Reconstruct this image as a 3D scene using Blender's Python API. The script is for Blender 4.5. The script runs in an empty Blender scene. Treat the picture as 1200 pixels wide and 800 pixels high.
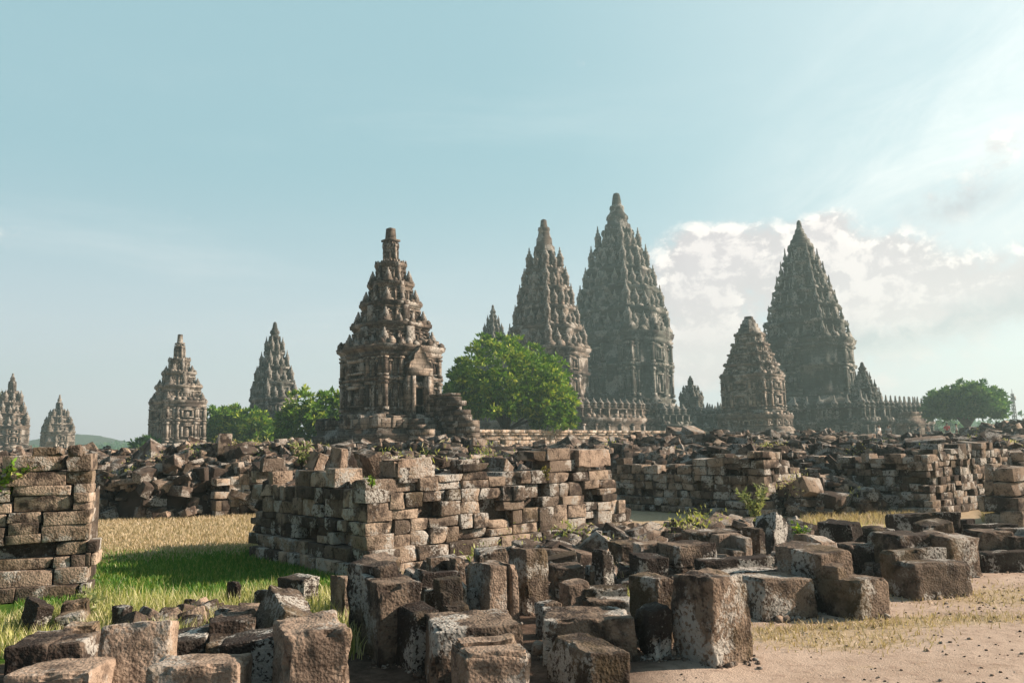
import bpy, bmesh, math, random
import numpy as np
from mathutils import Vector, Matrix, Euler, noise
from mathutils.bvhtree import BVHTree

R = math.radians
sc = bpy.context.scene
COL = sc.collection

# ------------------------------------------------------------------ camera
F = 933.0            # focal length in photograph pixels (1200 wide)
HOR = 525.0          # horizon row in the photograph
EYE = 1.6
cam_d = bpy.data.cameras.new('camera')
cam = bpy.data.objects.new('camera', cam_d)
COL.objects.link(cam)
cam.location = (0, 0, EYE)
PITCH, ROLL = R(7.45), R(1.2)
cam.rotation_euler = (Matrix.Rotation(R(90) + PITCH, 3, 'X') @ Matrix.Rotation(-ROLL, 3, 'Z')).to_euler()
cam_d.sensor_width = 36
cam_d.lens = 36 * F / 1200
cam_d.clip_start = 0.1
cam_d.clip_end = 8000
sc.camera = cam

# ------------------------------------------------------------------ pixel helpers (only used to work out real positions)
def rect(x, y):
    """where a photograph pixel would fall in a level picture with its horizon at row HOR"""
    a, b = (x - 600) / F, (400 - y) / F
    a, b = a * math.cos(ROLL) + b * math.sin(ROLL), -a * math.sin(ROLL) + b * math.cos(ROLL)
    vy = math.cos(PITCH) - b * math.sin(PITCH); vz = math.sin(PITCH) + b * math.cos(PITCH)
    return 600 + F * a / vy, HOR - F * vz / vy
def depth_of(y, px=600): return EYE * F / (rect(px, y)[1] - HOR)
def pt(px, d, z=0.0): return Vector(((rect(px, 530)[0] - 600) / F * d, d, z))
def zat(y, d, px=600): return EYE - (rect(px, y)[1] - HOR) / F * d
def gp(px, y):
    x_, y_ = rect(px, y); d = EYE * F / (y_ - HOR)
    return ((x_ - 600) / F * d, d)

# ------------------------------------------------------------------ light
SUN_AZ = R(83)       # from +Y towards +X
SUN_EL = R(27)
to_sun = Vector((math.sin(SUN_AZ) * math.cos(SUN_EL), math.cos(SUN_AZ) * math.cos(SUN_EL), math.sin(SUN_EL)))
sun_d = bpy.data.lights.new('sun', 'SUN')
sun_d.energy = 5.0
sun_d.angle = R(0.5)
sun_d.color = (1.0, 0.79, 0.63)
sun = bpy.data.objects.new('sun', sun_d)
COL.objects.link(sun)
sun.rotation_euler = (-to_sun).to_track_quat('-Z', 'Y').to_euler()
sun.location = (60, 10, 60)

vs = sc.view_settings
vs.view_transform = 'Standard'
vs.look = 'None'
vs.gamma = 1
vs.use_curve_mapping = False
vs.exposure = 0.88
cy = sc.cycles
cy.max_bounces = 5
cy.diffuse_bounces = 1
cy.glossy_bounces = 2
cy.transmission_bounces = 3
cy.transparent_max_bounces = 4
cy.volume_bounces = 0
cy.use_denoising = True
cy.sample_clamp_indirect = 4

# ------------------------------------------------------------------ node helpers
class NT:
    def __init__(s, tree):
        s.t = tree; s.n = tree.nodes; s.l = tree.links
    def new(s, typ, **kw):
        n = s.n.new(typ)
        for k, v in kw.items(): setattr(n, k, v)
        return n
    def put(s, sock, v):
        if isinstance(v, bpy.types.NodeSocket): s.l.new(v, sock)
        elif v is not None:
            if isinstance(v, (tuple, list)) and len(v) == 3 and sock.type == 'RGBA': v = (*v, 1)
            sock.default_value = v
    def math(s, op, a, b=None, c=None, clamp=False):
        n = s.new('ShaderNodeMath', operation=op, use_clamp=clamp)
        s.put(n.inputs[0], a)
        if b is not None: s.put(n.inputs[1], b)
        if c is not None: s.put(n.inputs[2], c)
        return n.outputs[0]
    def vmath(s, op, a, b=None):
        n = s.new('ShaderNodeVectorMath', operation=op)
        s.put(n.inputs[0], a)
        if b is not None: s.put(n.inputs[1], b)
        return n.outputs['Value'] if op in ('DOT_PRODUCT', 'LENGTH', 'DISTANCE') else n.outputs[0]
    def mix(s, f, a, b, mode='MIX'):
        n = s.new('ShaderNodeMix', data_type='RGBA', blend_type=mode)
        s.put(n.inputs[0], f); s.put(n.inputs[6], a); s.put(n.inputs[7], b)
        return n.outputs[2]
    def noise(s, vec, scale, detail=4, rough=.55, lac=2.0, dist=0.0):
        n = s.new('ShaderNodeTexNoise')
        if vec is not None: s.put(n.inputs['Vector'], vec)
        n.inputs['Scale'].default_value = scale
        n.inputs['Detail'].default_value = detail
        n.inputs['Roughness'].default_value = rough
        n.inputs['Lacunarity'].default_value = lac
        n.inputs['Distortion'].default_value = dist
        return n.outputs[0]
    def voro(s, vec, scale, feature='F1', out='Distance'):
        n = s.new('ShaderNodeTexVoronoi', feature=feature)
        s.put(n.inputs['Vector'], vec)
        n.inputs['Scale'].default_value = scale
        return n.outputs[out]
    def ramp(s, v, a, b, clamp=True, smooth=True):
        n = s.new('ShaderNodeMapRange', interpolation_type='SMOOTHSTEP' if smooth else 'LINEAR', clamp=clamp) if not smooth else s.new('ShaderNodeMapRange', interpolation_type='SMOOTHSTEP')
        s.put(n.inputs[0], v)
        n.inputs[1].default_value = a; n.inputs[2].default_value = b
        n.inputs[3].default_value = 0; n.inputs[4].default_value = 1
        return n.outputs[0]
    def attr(s, name, out='Fac'):
        n = s.new('ShaderNodeAttribute', attribute_name=name)
        return n.outputs[out]
    def sep(s, v):
        n = s.new('ShaderNodeSeparateXYZ'); s.put(n.inputs[0], v); return n.outputs
    def comb(s, x, y, z):
        n = s.new('ShaderNodeCombineXYZ'); s.put(n.inputs[0], x); s.put(n.inputs[1], y); s.put(n.inputs[2], z); return n.outputs[0]

def new_mat(name):
    m = bpy.data.materials.new(name)
    m.use_nodes = True
    m.node_tree.nodes.clear()
    nt = NT(m.node_tree)
    out = nt.new('ShaderNodeOutputMaterial')
    return m, nt, out

# ------------------------------------------------------------------ sky
world = bpy.data.worlds.new('World')
sc.world = world
world.use_nodes = True
world.node_tree.nodes.clear()
w = NT(world.node_tree)
wo = w.new('ShaderNodeOutputWorld')
bg = w.new('ShaderNodeBackground')
sky = w.new('ShaderNodeTexSky')
sky.sky_type = 'NISHITA'
sky.sun_disc = False
sky.sun_elevation = SUN_EL
sky.sun_rotation = SUN_AZ
sky.altitude = 150
sky.air_density = 1.0
sky.dust_density = 2.0
sky.ozone_density = 1.0
SKY_STRENGTH = 0.09
tc = w.new('ShaderNodeTexCoord')
D = w.vmath('NORMALIZE', tc.outputs['Generated'])
dx, dy, dz = w.sep(D)
az = w.math('ARCTAN2', dx, dy)                 # 0 straight ahead, + to the right
el = w.math('ARCSINE', dz)
sund = w.vmath('DOT_PRODUCT', D, tuple(to_sun))
glow = w.ramp(sund, 0.25, 0.95)
# a pale, slightly teal tropical sky: the physical sky pulled towards milky cyan, pink near the horizon
elr = w.ramp(el, -0.05, 0.36)
milky = w.mix(elr, (0.80, 0.755, 0.80), (0.32, 0.51, 0.555))
milky = w.mix(w.math('MULTIPLY', glow, 0.75), milky, w.mix(elr, (0.82, 0.66, 0.67), (0.76, 0.84, 0.835)))
nis = w.vmath('MULTIPLY', sky.outputs[0], (SKY_STRENGTH, SKY_STRENGTH, SKY_STRENGTH))
SKYG = 0.70
mil = w.vmath('MULTIPLY', milky, (SKYG, SKYG, SKYG))
base = w.mix(0.82, nis, mil)
# deeper blue overhead; unseen sky behind and far left darkened to deepen shade
over = w.ramp(el, 0.55, 1.25)
behind = w.ramp(dy, 0.35, -0.55)
base = w.mix(w.math('MULTIPLY', w.math('MAXIMUM', over, w.math('MAXIMUM', behind, w.ramp(az, -0.75, -1.25))), 0.93), base, (0.055, 0.085, 0.115))
# clouds by direction
def blob(a0, e0, sa, se, tilt=0.0):
    da = w.math('SUBTRACT', az, a0); de = w.math('SUBTRACT', el, e0)
    if tilt:
        de = w.math('SUBTRACT', de, w.math('MULTIPLY', da, tilt))
    da = w.math('DIVIDE', da, sa); de = w.math('DIVIDE', de, se)
    q = w.math('ADD', w.math('MULTIPLY', da, da), w.math('MULTIPLY', de, de))
    return w.math('EXPONENT', w.math('MULTIPLY', q, -1.0))
def ae(px, py):
    px, py = rect(px, py)
    v = Vector(((px - 600) / F, 1, (HOR - py) / F)).normalized()
    return math.atan2(v.x, v.y), math.asin(v.z)
vec = w.comb(az, w.math('MULTIPLY', el, 1.25), 0.37)
def fb(off):
    v = w.vmath('ADD', vec, off)
    a_ = w.noise(v, 9.0, 9, 0.58, 2.1, 0.2); b_ = w.noise(v, 30.0, 6, 0.62, 2.1, 0.4)
    return w.math('ADD', w.math('MULTIPLY', a_, 0.78), w.math('MULTIPLY', b_, 0.36))
n1 = fb((0, 0, 0)); n2 = fb((0.012, 0.012, 0.0))      # the same billows a step towards the sun
def tot(lst):
    acc = None
    for (px, py, sx, sy, amp, tilt) in lst:
        a0, e0 = ae(px, py)
        b = w.math('MULTIPLY', blob(a0, e0, sx / F, sy / F, tilt), amp)
        acc = b if acc is None else w.math('ADD', acc, b)
    return acc
cum = tot([(1110, 215, 70, 35, .42, .2), (1190, 175, 70, 40, .4, .2), (1090, 310, 90, 40, .3, 0), (1180, 340, 80, 30, .35, 0), (835, 300, 48, 42, .9, 0), (800, 350, 50, 60, .6, 0), (858, 345, 45, 40, .55, 0), (895, 290, 38, 36, .7, 0), (962, 268, 36, 26, .85, 0), (1040, 320, 62, 40, .95, 0), (985, 330, 60, 50, .6, 0),
           (1130, 360, 80, 24, .6, .25), (1000, 410, 260, 60, .50, 0), (820, 420, 120, 60, .5, 0)])
dens = w.math('SUBTRACT', w.math('ADD', n1, w.math('MULTIPLY', cum, 0.40)), 0.75)
dens2 = w.math('SUBTRACT', w.math('ADD', n2, w.math('MULTIPLY', cum, 0.40)), 0.75)
cov = w.ramp(dens, -0.03, 0.17)
lit = w.ramp(w.math('SUBTRACT', dens, dens2), -0.03, 0.06)
ccol = w.mix(lit, (0.60, 0.525, 0.54), (1.05, 0.93, 0.87))
deep = w.ramp(dens, 0.12, 0.34)
ccol = w.mix(w.math('MULTIPLY', deep, 0.5), ccol, (0.68, 0.585, 0.60))
lowf = w.ramp(el, 0.21, 0.08)
ccol = w.mix(w.math('MULTIPLY', lowf, 0.75), ccol, (0.82, 0.665, 0.665))
# streaky high cloud to the upper right and faint pink wisps on the left
vec2 = w.comb(w.math('SUBTRACT', w.math('MULTIPLY', az, 3.0), w.math('MULTIPLY', el, 1.0)), w.math('ADD', w.math('MULTIPLY', el, 5.5), w.math('MULTIPLY', az, -1.5)), 0.0)
n3 = w.noise(vec2, 2.4, 9, 0.62, 2.2, 0.4)
vec3 = w.comb(w.math('MULTIPLY', az, 1.5), w.math('MULTIPLY', el, 9.0), 4.0)
n4 = w.noise(vec3, 1.8, 7, 0.6, 2.2, 0.3)
hi = tot([(1120, 190, 170, 90, .8, .3), (1200, 60, 200, 110, .8, .2), (1010, 255, 140, 40, .5, .2), (1230, 260, 110, 80, .6, 0)])
lo = tot([(60, 285, 260, 40, .6, 0), (330, 385, 330, 60, .7, 0), (520, 150, 400, 40, .3, 0)])
cirr = w.math('MINIMUM', w.math('ADD', w.math('MULTIPLY', w.ramp(n3, 0.22, 0.86), hi), w.math('MULTIPLY', w.ramp(n4, .42, .75), w.math('MULTIPLY', lo, .55))), 1.0)
dark = tot([(1130, 372, 110, 20, 1.1, .18), (1120, 236, 46, 16, 1.2, .1), (1040, 395, 80, 14, .6, .1)])
darkn = w.math('MULTIPLY', w.ramp(n1, 0.42, 0.66), dark)
cl = lambda c: w.vmath('MULTIPLY', c, (1.0, 1.0, 1.0))
CG = 0.70
base = w.mix(w.math('MULTIPLY', cirr, 0.8), base, w.mix(elr, (0.62 * CG, 0.57 * CG, 0.59 * CG), (0.84 * CG, 0.87 * CG, 0.86 * CG)))
base = w.mix(w.math('MULTIPLY', cov, 0.88), base, w.vmath('MULTIPLY', ccol, (CG, CG, CG)))
base = w.mix(w.math('MINIMUM', w.math('MULTIPLY', darkn, 0.9), 0.85), base, (0.45 * CG, 0.445 * CG, 0.49 * CG))
w.put(bg.inputs['Color'], base)
bg.inputs['Strength'].default_value = 1.0
w.l.new(bg.outputs[0], wo.inputs['Surface'])

# ------------------------------------------------------------------ materials
def stone_material(name, cols, dark, lichen, scale=1.0, use_rand=True, brick=None, bump=0.5, moss=0.0, cth=0.0):
    m, n, out = new_mat(name)
    b = n.new('ShaderNodeBsdfPrincipled')
    b.inputs['Roughness'].default_value = 0.92
    b.inputs['Specular IOR Level'].default_value = 0.15
    tcn = n.new('ShaderNodeTexCoord')
    P = tcn.outputs['Object']
    tone = n.attr('tone')
    if use_rand:
        oi = n.new('ShaderNodeObjectInfo')
        off = n.math('MULTIPLY', oi.outputs['Random'], 37.0)
        P = n.vmath('ADD', P, n.comb(off, n.math('MULTIPLY', off, 1.7), n.math('MULTIPLY', off, .3)))
    P2 = n.vmath('ADD', P, n.comb(n.math('MULTIPLY', tone, 13.0), n.math('MULTIPLY', tone, 7.0), 0.0))
    tl = n.ramp(tone, 0.0, 0.55); th = n.ramp(tone, 0.5, 1.0)
    c = n.mix(tl, cols[0], cols[1]); c = n.mix(th, c, cols[2])
    big = n.noise(P2, 1.6 * scale, 5, .6)
    mid = n.noise(P2, 7.0 * scale, 6, .65)
    fine = n.noise(P2, 38.0 * scale, 4, .65)
    height = None
    if brick:
        x, y, z = n.sep(tcn.outputs['Object'])
        bt = n.new('ShaderNodeTexBrick')
        n.put(bt.inputs['Vector'], n.comb(n.math('ADD', x, y), z, 0.0))
        bt.inputs['Scale'].default_value = 1.0
        bt.inputs['Brick Width'].default_value = brick[0]
        bt.inputs['Row Height'].default_value = brick[1]
        bt.inputs['Mortar Size'].default_value = brick[2]
        bt.inputs['Mortar Smooth'].default_value = 0.3
        bt.inputs['Color1'].default_value = (0.55, 0.55, 0.55, 1)
        bt.inputs['Color2'].default_value = (1.35, 1.3, 1.25, 1)
        bt.inputs['Mortar'].default_value = (0.35, 0.33, 0.33, 1)
        c = n.mix(0.75, c, bt.outputs['Color'], 'MULTIPLY')
        height = n.math('SUBTRACT', 1.0, bt.outputs['Fac'])
    c = n.mix(n.math('MULTIPLY', n.ramp(mid, 0.35, 0.7), 0.5), c, n.mix(1.0, c, (0.62, 0.58, 0.56), 'MULTIPLY'))
    # black crust
    crust = n.ramp(n.math('ADD', n.math('MULTIPLY', big, 0.7), n.math('MULTIPLY', mid, 0.3)), 0.49 + cth, 0.58 + cth)
    crust2 = n.ramp(n.math('ADD', n.math('MULTIPLY', mid, 0.62), n.math('MULTIPLY', fine, 0.45)), 0.52, 0.66)
    c = n.mix(n.math('MULTIPLY', n.math('MAXIMUM', crust, n.math('MULTIPLY', crust2, .85)), dark), c, (0.040, 0.031, 0.027))
    # fine dark grain
    c = n.mix(n.math('MULTIPLY', n.ramp(fine, 0.52, 0.7), 0.55), c, n.mix(1.0, c, (0.42, 0.38, 0.36), 'MULTIPLY'))
    # pale lichen: patches made of many small spots
    lz = n.noise(n.vmath('ADD', P2, (5.3, 1.1, 8.2)), 2.3 * scale, 3, .5)
    spots = n.noise(n.vmath('ADD', P2, (2.3, 4.1, 0.2)), 27.0 * scale, 5, .72)
    patchm = n.ramp(lz, 0.47, 0.62)
    lich = n.ramp(n.math('ADD', spots, n.math('MULTIPLY', patchm, 0.16)), 0.585, 0.645)
    lich = n.math('MULTIPLY', lich, n.math('ADD', 0.18, n.math('MULTIPLY', patchm, 0.82)))
    streak = n.noise(n.vmath('MULTIPLY', P2, (9.0 * scale, 9.0 * scale, 0.9 * scale)), 1.0, 4, .6)
    c = n.mix(n.math('MULTIPLY', n.ramp(streak, 0.55, 0.72), 0.45), c, n.mix(1.0, c, (0.45, 0.43, 0.42), 'MULTIPLY'))
    c = n.mix(n.math('MULTIPLY', lich, lichen), c, (0.50, 0.49, 0.45))
    if moss:
        mz = n.ramp(n.noise(n.vmath('ADD', P2, (9.3, 3.1, 2.2)), 1.3 * scale, 5, .6), 0.54, 0.66)
        c = n.mix(n.math('MULTIPLY', mz, moss), c, (0.13, 0.10, 0.045))
    n.put(b.inputs['Base Color'], c)
    vor = n.voro(P2, 46.0 * scale)
    h = n.math('ADD', n.math('MULTIPLY', mid, 0.6), n.math('ADD', n.math('MULTIPLY', fine, 0.45), n.math('MULTIPLY', vor, 0.25)))
    if height is not None:
        h = n.math('ADD', h, n.math('MULTIPLY', height, 0.8))
    bp = n.new('ShaderNodeBump')
    bp.inputs['Strength'].default_value = bump
    bp.inputs['Distance'].default_value = 0.045 / scale if not brick else 0.06
    n.put(bp.inputs['Height'], h)
    n.l.new(bp.outputs[0], b.inputs['Normal'])
    n.l.new(b.outputs[0], out.inputs['Surface'])
    return m

WARM = [(0.20, 0.145, 0.11), (0.31, 0.225, 0.175), (0.37, 0.265, 0.19)]
M_BLOCK = stone_material('weathered_block_stone', [(0.085, 0.073, 0.062), (0.235, 0.182, 0.138), (0.43, 0.325, 0.235)], 0.92, 0.8, 1.0, True, None, 0.8, 0.35, cth=-.035)
M_BLOCK_CLEAN = stone_material('clean_block_stone', [(0.22, 0.172, 0.135), (0.29, 0.225, 0.175), (0.42, 0.325, 0.25)], 0.62, 0.6, 1.0, True, None, 0.7, 0.45, cth=.02)
M_BLOCK_DARK = stone_material('black_crusted_block_stone', [(0.06, 0.052, 0.045), (0.10, 0.085, 0.07), (0.16, 0.13, 0.105)], 0.9, 1.0, 1.2, True, None, 0.8, 0.25, cth=-.05)
M_WALL = stone_material('wall_stone', [(0.105, 0.086, 0.070), (0.34, 0.270, 0.208), (0.54, 0.435, 0.335)], 0.9, 0.9, 1.0, False, None, 0.7, 0.3)
M_RUBBLE = stone_material('rubble_stone', [(0.075, 0.060, 0.050), (0.19, 0.148, 0.118), (0.44, 0.345, 0.265)], 0.9, 0.6, 1.0, False, None, 0.6, 0.2)
M_TEMPLE = stone_material('temple_stone', [(0.095, 0.083, 0.072), (0.19, 0.164, 0.138), (0.37, 0.318, 0.262)], 0.9, 0.6, 0.35, False, (0.75, 0.32, 0.028), 0.4)
M_TEMPLE_P = stone_material('temple_pale_stone', [(0.20, 0.185, 0.165), (0.29, 0.27, 0.235), (0.36, 0.33, 0.285)], 0.88, 0.6, 0.3, False, (1.0, 0.45, 0.03), 0.4)
M_TEMPLE_D = stone_material('temple_dark_stone', [(0.044, 0.052, 0.048), (0.100, 0.110, 0.098), (0.225, 0.228, 0.20)], 0.9, 0.55, 0.2, False, (1.0, 0.42, 0.03), 0.35)

def plain(name, col, rough=0.9, var=0.0, scale=4.0):
    m, n, out = new_mat(name)
    b = n.new('ShaderNodeBsdfPrincipled')
    b.inputs['Roughness'].default_value = rough
    b.inputs['Specular IOR Level'].default_value = 0.2
    tcn = n.new('ShaderNodeTexCoord')
    nz = n.noise(tcn.outputs['Object'], scale, 4, .6)
    c = n.mix(n.math('MULTIPLY', n.ramp(nz, .35, .7), var), col, tuple(v * .45 for v in col))
    n.put(b.inputs['Base Color'], c)
    n.l.new(b.outputs[0], out.inputs['Surface'])
    return m

def leaf_mat(name, c0, c1, c2, trans=0.35):
    m, n, out = new_mat(name)
    tone = n.attr('tone')
    c = n.mix(n.ramp(tone, 0, .55), c0, c1); c = n.mix(n.ramp(tone, .55, 1.0), c, c2)
    d = n.new('ShaderNodeBsdfDiffuse'); n.put(d.inputs[0], c)
    t = n.new('ShaderNodeBsdfTranslucent'); n.put(t.inputs[0], n.mix(1.0, c, (1.25, 1.3, .7), 'MULTIPLY'))
    g = n.new('ShaderNodeBsdfGlossy'); g.inputs['Roughness'].default_value = .45; g.inputs[0].default_value = (.6, .6, .6, 1)
    mx = n.new('ShaderNodeMixShader'); mx.inputs[0].default_value = trans
    n.l.new(d.outputs[0], mx.inputs[1]); n.l.new(t.outputs[0], mx.inputs[2])
    m2 = n.new('ShaderNodeMixShader'); m2.inputs[0].default_value = .04
    n.l.new(mx.outputs[0], m2.inputs[1]); n.l.new(g.outputs[0], m2.inputs[2])
    n.l.new(m2.outputs[0], out.inputs['Surface'])
    return m

M_LEAF = leaf_mat('broad_leaf', (0.040, 0.115, 0.012), (0.15, 0.30, 0.026), (0.52, 0.60, 0.09), .22)
M_LEAF_DIM = leaf_mat('dark_leaf', (0.035, 0.105, 0.04), (0.075, 0.175, 0.06), (0.16, 0.27, 0.09))
M_LEAF_YEL = leaf_mat('yellow_leaf', (0.12, 0.12, 0.03), (0.22, 0.20, 0.05), (0.32, 0.28, 0.08))
M_LEAF_PALE = leaf_mat('pale_leaf', (0.14, 0.19, 0.07), (0.26, 0.31, 0.13), (0.42, 0.44, 0.24))
M_GRASS_TALL = leaf_mat('tall_grass', (0.10, 0.20, 0.022), (0.44, 0.46, 0.15), (0.74, 0.69, 0.44), .3)
M_GRASS_GREEN = leaf_mat('green_grass', (0.06, 0.19, 0.022), (0.11, 0.255, 0.034), (0.34, 0.38, 0.11), .3)
M_GRASS_DRY = leaf_mat('dry_grass', (0.34, 0.26, 0.15), (0.54, 0.445, 0.295), (0.66, 0.575, 0.42), .25)
M_BARK = plain('bark', (0.11, 0.085, 0.065), .95, .6, 8)
M_SOIL = plain('soil', (0.11, 0.078, 0.058), 1.0, .7, 3)
M_HILL = plain('hill_wood', (0.075, 0.095, 0.06), 1.0, .5, .05)
M_METAL = plain('galvanised_steel', (0.25, 0.25, 0.25), .5, .3, 5)

# ------------------------------------------------------------------ mesh accumulation
class MB:
    """Collects numpy vertex / face arrays and links them as ONE mesh object."""
    def __init__(s): s.v = []; s.q = []; s.t = []; s.tone = []; s.nv = 0
    def add(s, V, Q=None, T=None, tone=0.5):
        V = np.asarray(V, dtype=np.float64).reshape(-1, 3)
        if Q is not None and len(Q): s.q.append(np.asarray(Q, dtype=np.int64) + s.nv)
        if T is not None and len(T): s.t.append(np.asarray(T, dtype=np.int64) + s.nv)
        s.v.append(V)
        tn = np.full(len(V), tone) if np.isscalar(tone) else np.asarray(tone)
        s.tone.append(tn)
        s.nv += len(V)
    def box(s, c, d, rz=0.0, tone=0.5):
        x, y, z = d[0] / 2, d[1] / 2, d[2] / 2
        V = np.array([(-x, -y, -z), (x, -y, -z), (x, y, -z), (-x, y, -z), (-x, -y, z), (x, -y, z), (x, y, z), (-x, y, z)])
        if rz:
            c_, s_ = math.cos(rz), math.sin(rz)
            V = V @ np.array([[c_, s_, 0], [-s_, c_, 0], [0, 0, 1]])
        s.add(V + np.array(c), [(0, 3, 2, 1), (4, 5, 6, 7), (0, 1, 5, 4), (1, 2, 6, 5), (2, 3, 7, 6), (3, 0, 4, 7)], tone=tone)
    def mesh(s, name, mat, smooth=False, sharp=36):
        V = np.concatenate(s.v) if s.v else np.zeros((0, 3))
        me = bpy.data.meshes.new(name)
        nq = sum(len(a) for a in s.q); ntr = sum(len(a) for a in s.t)
        me.vertices.add(len(V)); me.vertices.foreach_set('co', V.astype(np.float32).ravel())
        idx = []
        if nq: idx.append(np.concatenate(s.q).ravel())
        if ntr: idx.append(np.concatenate(s.t).ravel())
        idx = np.concatenate(idx)
        me.loops.add(len(idx)); me.loops.foreach_set('vertex_index', idx.astype(np.int32))
        me.polygons.add(nq + ntr)
        starts = np.concatenate([np.arange(nq) * 4, nq * 4 + np.arange(ntr) * 3]).astype(np.int32)
        me.polygons.foreach_set('loop_start', starts)
        if smooth: me.polygons.foreach_set('use_smooth', np.ones(nq + ntr, dtype=bool))
        a = me.attributes.new('tone', 'FLOAT', 'POINT')
        a.data.foreach_set('value', np.concatenate(s.tone).astype(np.float32))
        me.update(calc_edges=True)
        me.validate()
        if smooth: me.set_sharp_from_angle(angle=R(sharp))
        if mat: me.materials.append(mat)
        return me
    def obj(s, name, mat, parent=None, smooth=False, loc=None):
        o = bpy.data.objects.new(name, s.mesh(name, mat, smooth))
        COL.objects.link(o)
        if loc is not None: o.location = loc
        if parent: o.parent = parent
        return o

def tag(o, label=None, cat=None, group=None, kind=None):
    if label: o['label'] = label
    if cat: o['category'] = cat
    if group: o['group'] = group
    if kind: o['kind'] = kind
    return o
def thing(name, label, cat, loc=(0, 0, 0), rz=0.0, group=None):
    o = bpy.data.objects.new(name, None)
    COL.objects.link(o)
    o.location = loc; o.rotation_euler = (0, 0, rz)
    o.empty_display_size = .3
    return tag(o, label, cat, group)

# ------------------------------------------------------------------ stones
_grid_cache = {}
def cube_grid(n):
    """surface of a cube as an n-per-edge lattice: integer coordinates and quads"""
    if n in _grid_cache: return _grid_cache[n]
    ids = {}; pts = []; quads = []
    def vid(p):
        if p not in ids: ids[p] = len(pts); pts.append(p)
        return ids[p]
    m = n - 1
    for ax in range(3):
        a, b = (ax + 1) % 3, (ax + 2) % 3
        for side in (0, m):
            for i in range(m):
                for j in range(m):
                    q = []
                    for (di, dj) in ((0, 0), (1, 0), (1, 1), (0, 1)):
                        p = [0, 0, 0]; p[ax] = side; p[a] = i + di; p[b] = j + dj
                        q.append(vid(tuple(p)))
                    if side == 0: q.reverse()
                    quads.append(q)
    _grid_cache[n] = (np.array(pts), np.array(quads))
    return _grid_cache[n]

def stone_pts(dims, rng, n=5, r=0.03, warp=0.05, wob=0.02, cuts=1, cutdepth=0.25):
    I, Q = cube_grid(n)
    h = np.array(dims) / 2.0
    r = min(r, h.min() * 0.45)
    V = np.zeros((len(I), 3))
    for k in range(3):
        inner = np.linspace(-(h[k] - r), h[k] - r, n - 2) if n > 3 else np.array([0.0])
        s = np.concatenate([[-h[k]], inner, [h[k]]])
        V[:, k] = s[I[:, k]]
    inn = np.clip(V, -(h - r), h - r)
    dlt = V - inn
    ln = np.linalg.norm(dlt, axis=1, keepdims=True)
    V = np.where(ln > 1e-9, inn + dlt / np.maximum(ln, 1e-9) * r, V)
    for c in range(cuts):
        nv = rng.normal(size=3); nv /= np.linalg.norm(nv)
        ext = np.abs(nv) @ h
        dd = ext * (1 - rng.uniform(.3, 1) * cutdepth)
        over = np.maximum(0, V @ nv - dd)
        V = V - over[:, None] * nv
    u = V / h
    a = rng.normal(0, warp, 6)
    W = V.copy()
    W[:, 0] *= 1 + a[0] * u[:, 1] + a[1] * u[:, 2]
    W[:, 1] *= 1 + a[2] * u[:, 0] + a[3] * u[:, 2]
    W[:, 2] *= 1 + a[4] * u[:, 0] + a[5] * u[:, 1]
    if wob:
        nn = W / np.maximum(np.linalg.norm(W, axis=1, keepdims=True), 1e-6)
        tot_ = np.zeros(len(W))
        for f in (5, 11, 23):
            k = rng.normal(0, f, 3); tot_ += np.sin(W @ k + rng.uniform(0, 6.3)) / (f / 5) ** .7
        W = W + nn * (tot_ * wob * 0.5)[:, None]
    return W, Q

def rot_np(e):
    return np.array(Euler(e).to_matrix())

RNG = np.random.default_rng(7)
random.seed(7)
VOCC = []      # (verts, quads, owner) of everything solid in the near ground, for finding which stones can be seen

def hero_mesh(boxes, mat, seed, n=23, r=0.008, wob=0.005, rough=0.016, cuts=1, tone=None, warp=0.025):
    rng = np.random.default_rng(seed)
    mb = MB()
    tn = rng.uniform(0, 1) if tone is None else tone
    off = Vector(rng.uniform(-50, 50, 3))
    for (c, d) in boxes:
        V, Q = stone_pts(d, rng, n, r, warp, wob, cuts, 0.16)
        V = V + np.array(c)
        out = np.empty_like(V)
        cc = np.array(c)
        I, _q = cube_grid(n)
        edge = ((I == 0) | (I == n - 1) | (I == 1) | (I == n - 2)).sum(1)
        for i, p in enumerate(V):
            pv = Vector(p)
            q = noise.noise_vector(pv * 2.6 + off) * rough * .9 + noise.noise_vector(pv * 8.0 + off) * rough * .55 + noise.noise_vector(pv * 22 + off) * rough * .3
            if edge[i] >= 2:
                ch_ = max(0.0, noise.noise(pv * 7.0 + off * 1.3) - .12) * .085 + max(0.0, noise.noise(pv * 2.2 - off) - .3) * .14
                dv = Vector(c) - pv
                q = q + dv.normalized() * ch_
            out[i] = p + np.array(q)
        mb.add(out, Q, tone=tn)
    return mb

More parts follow.
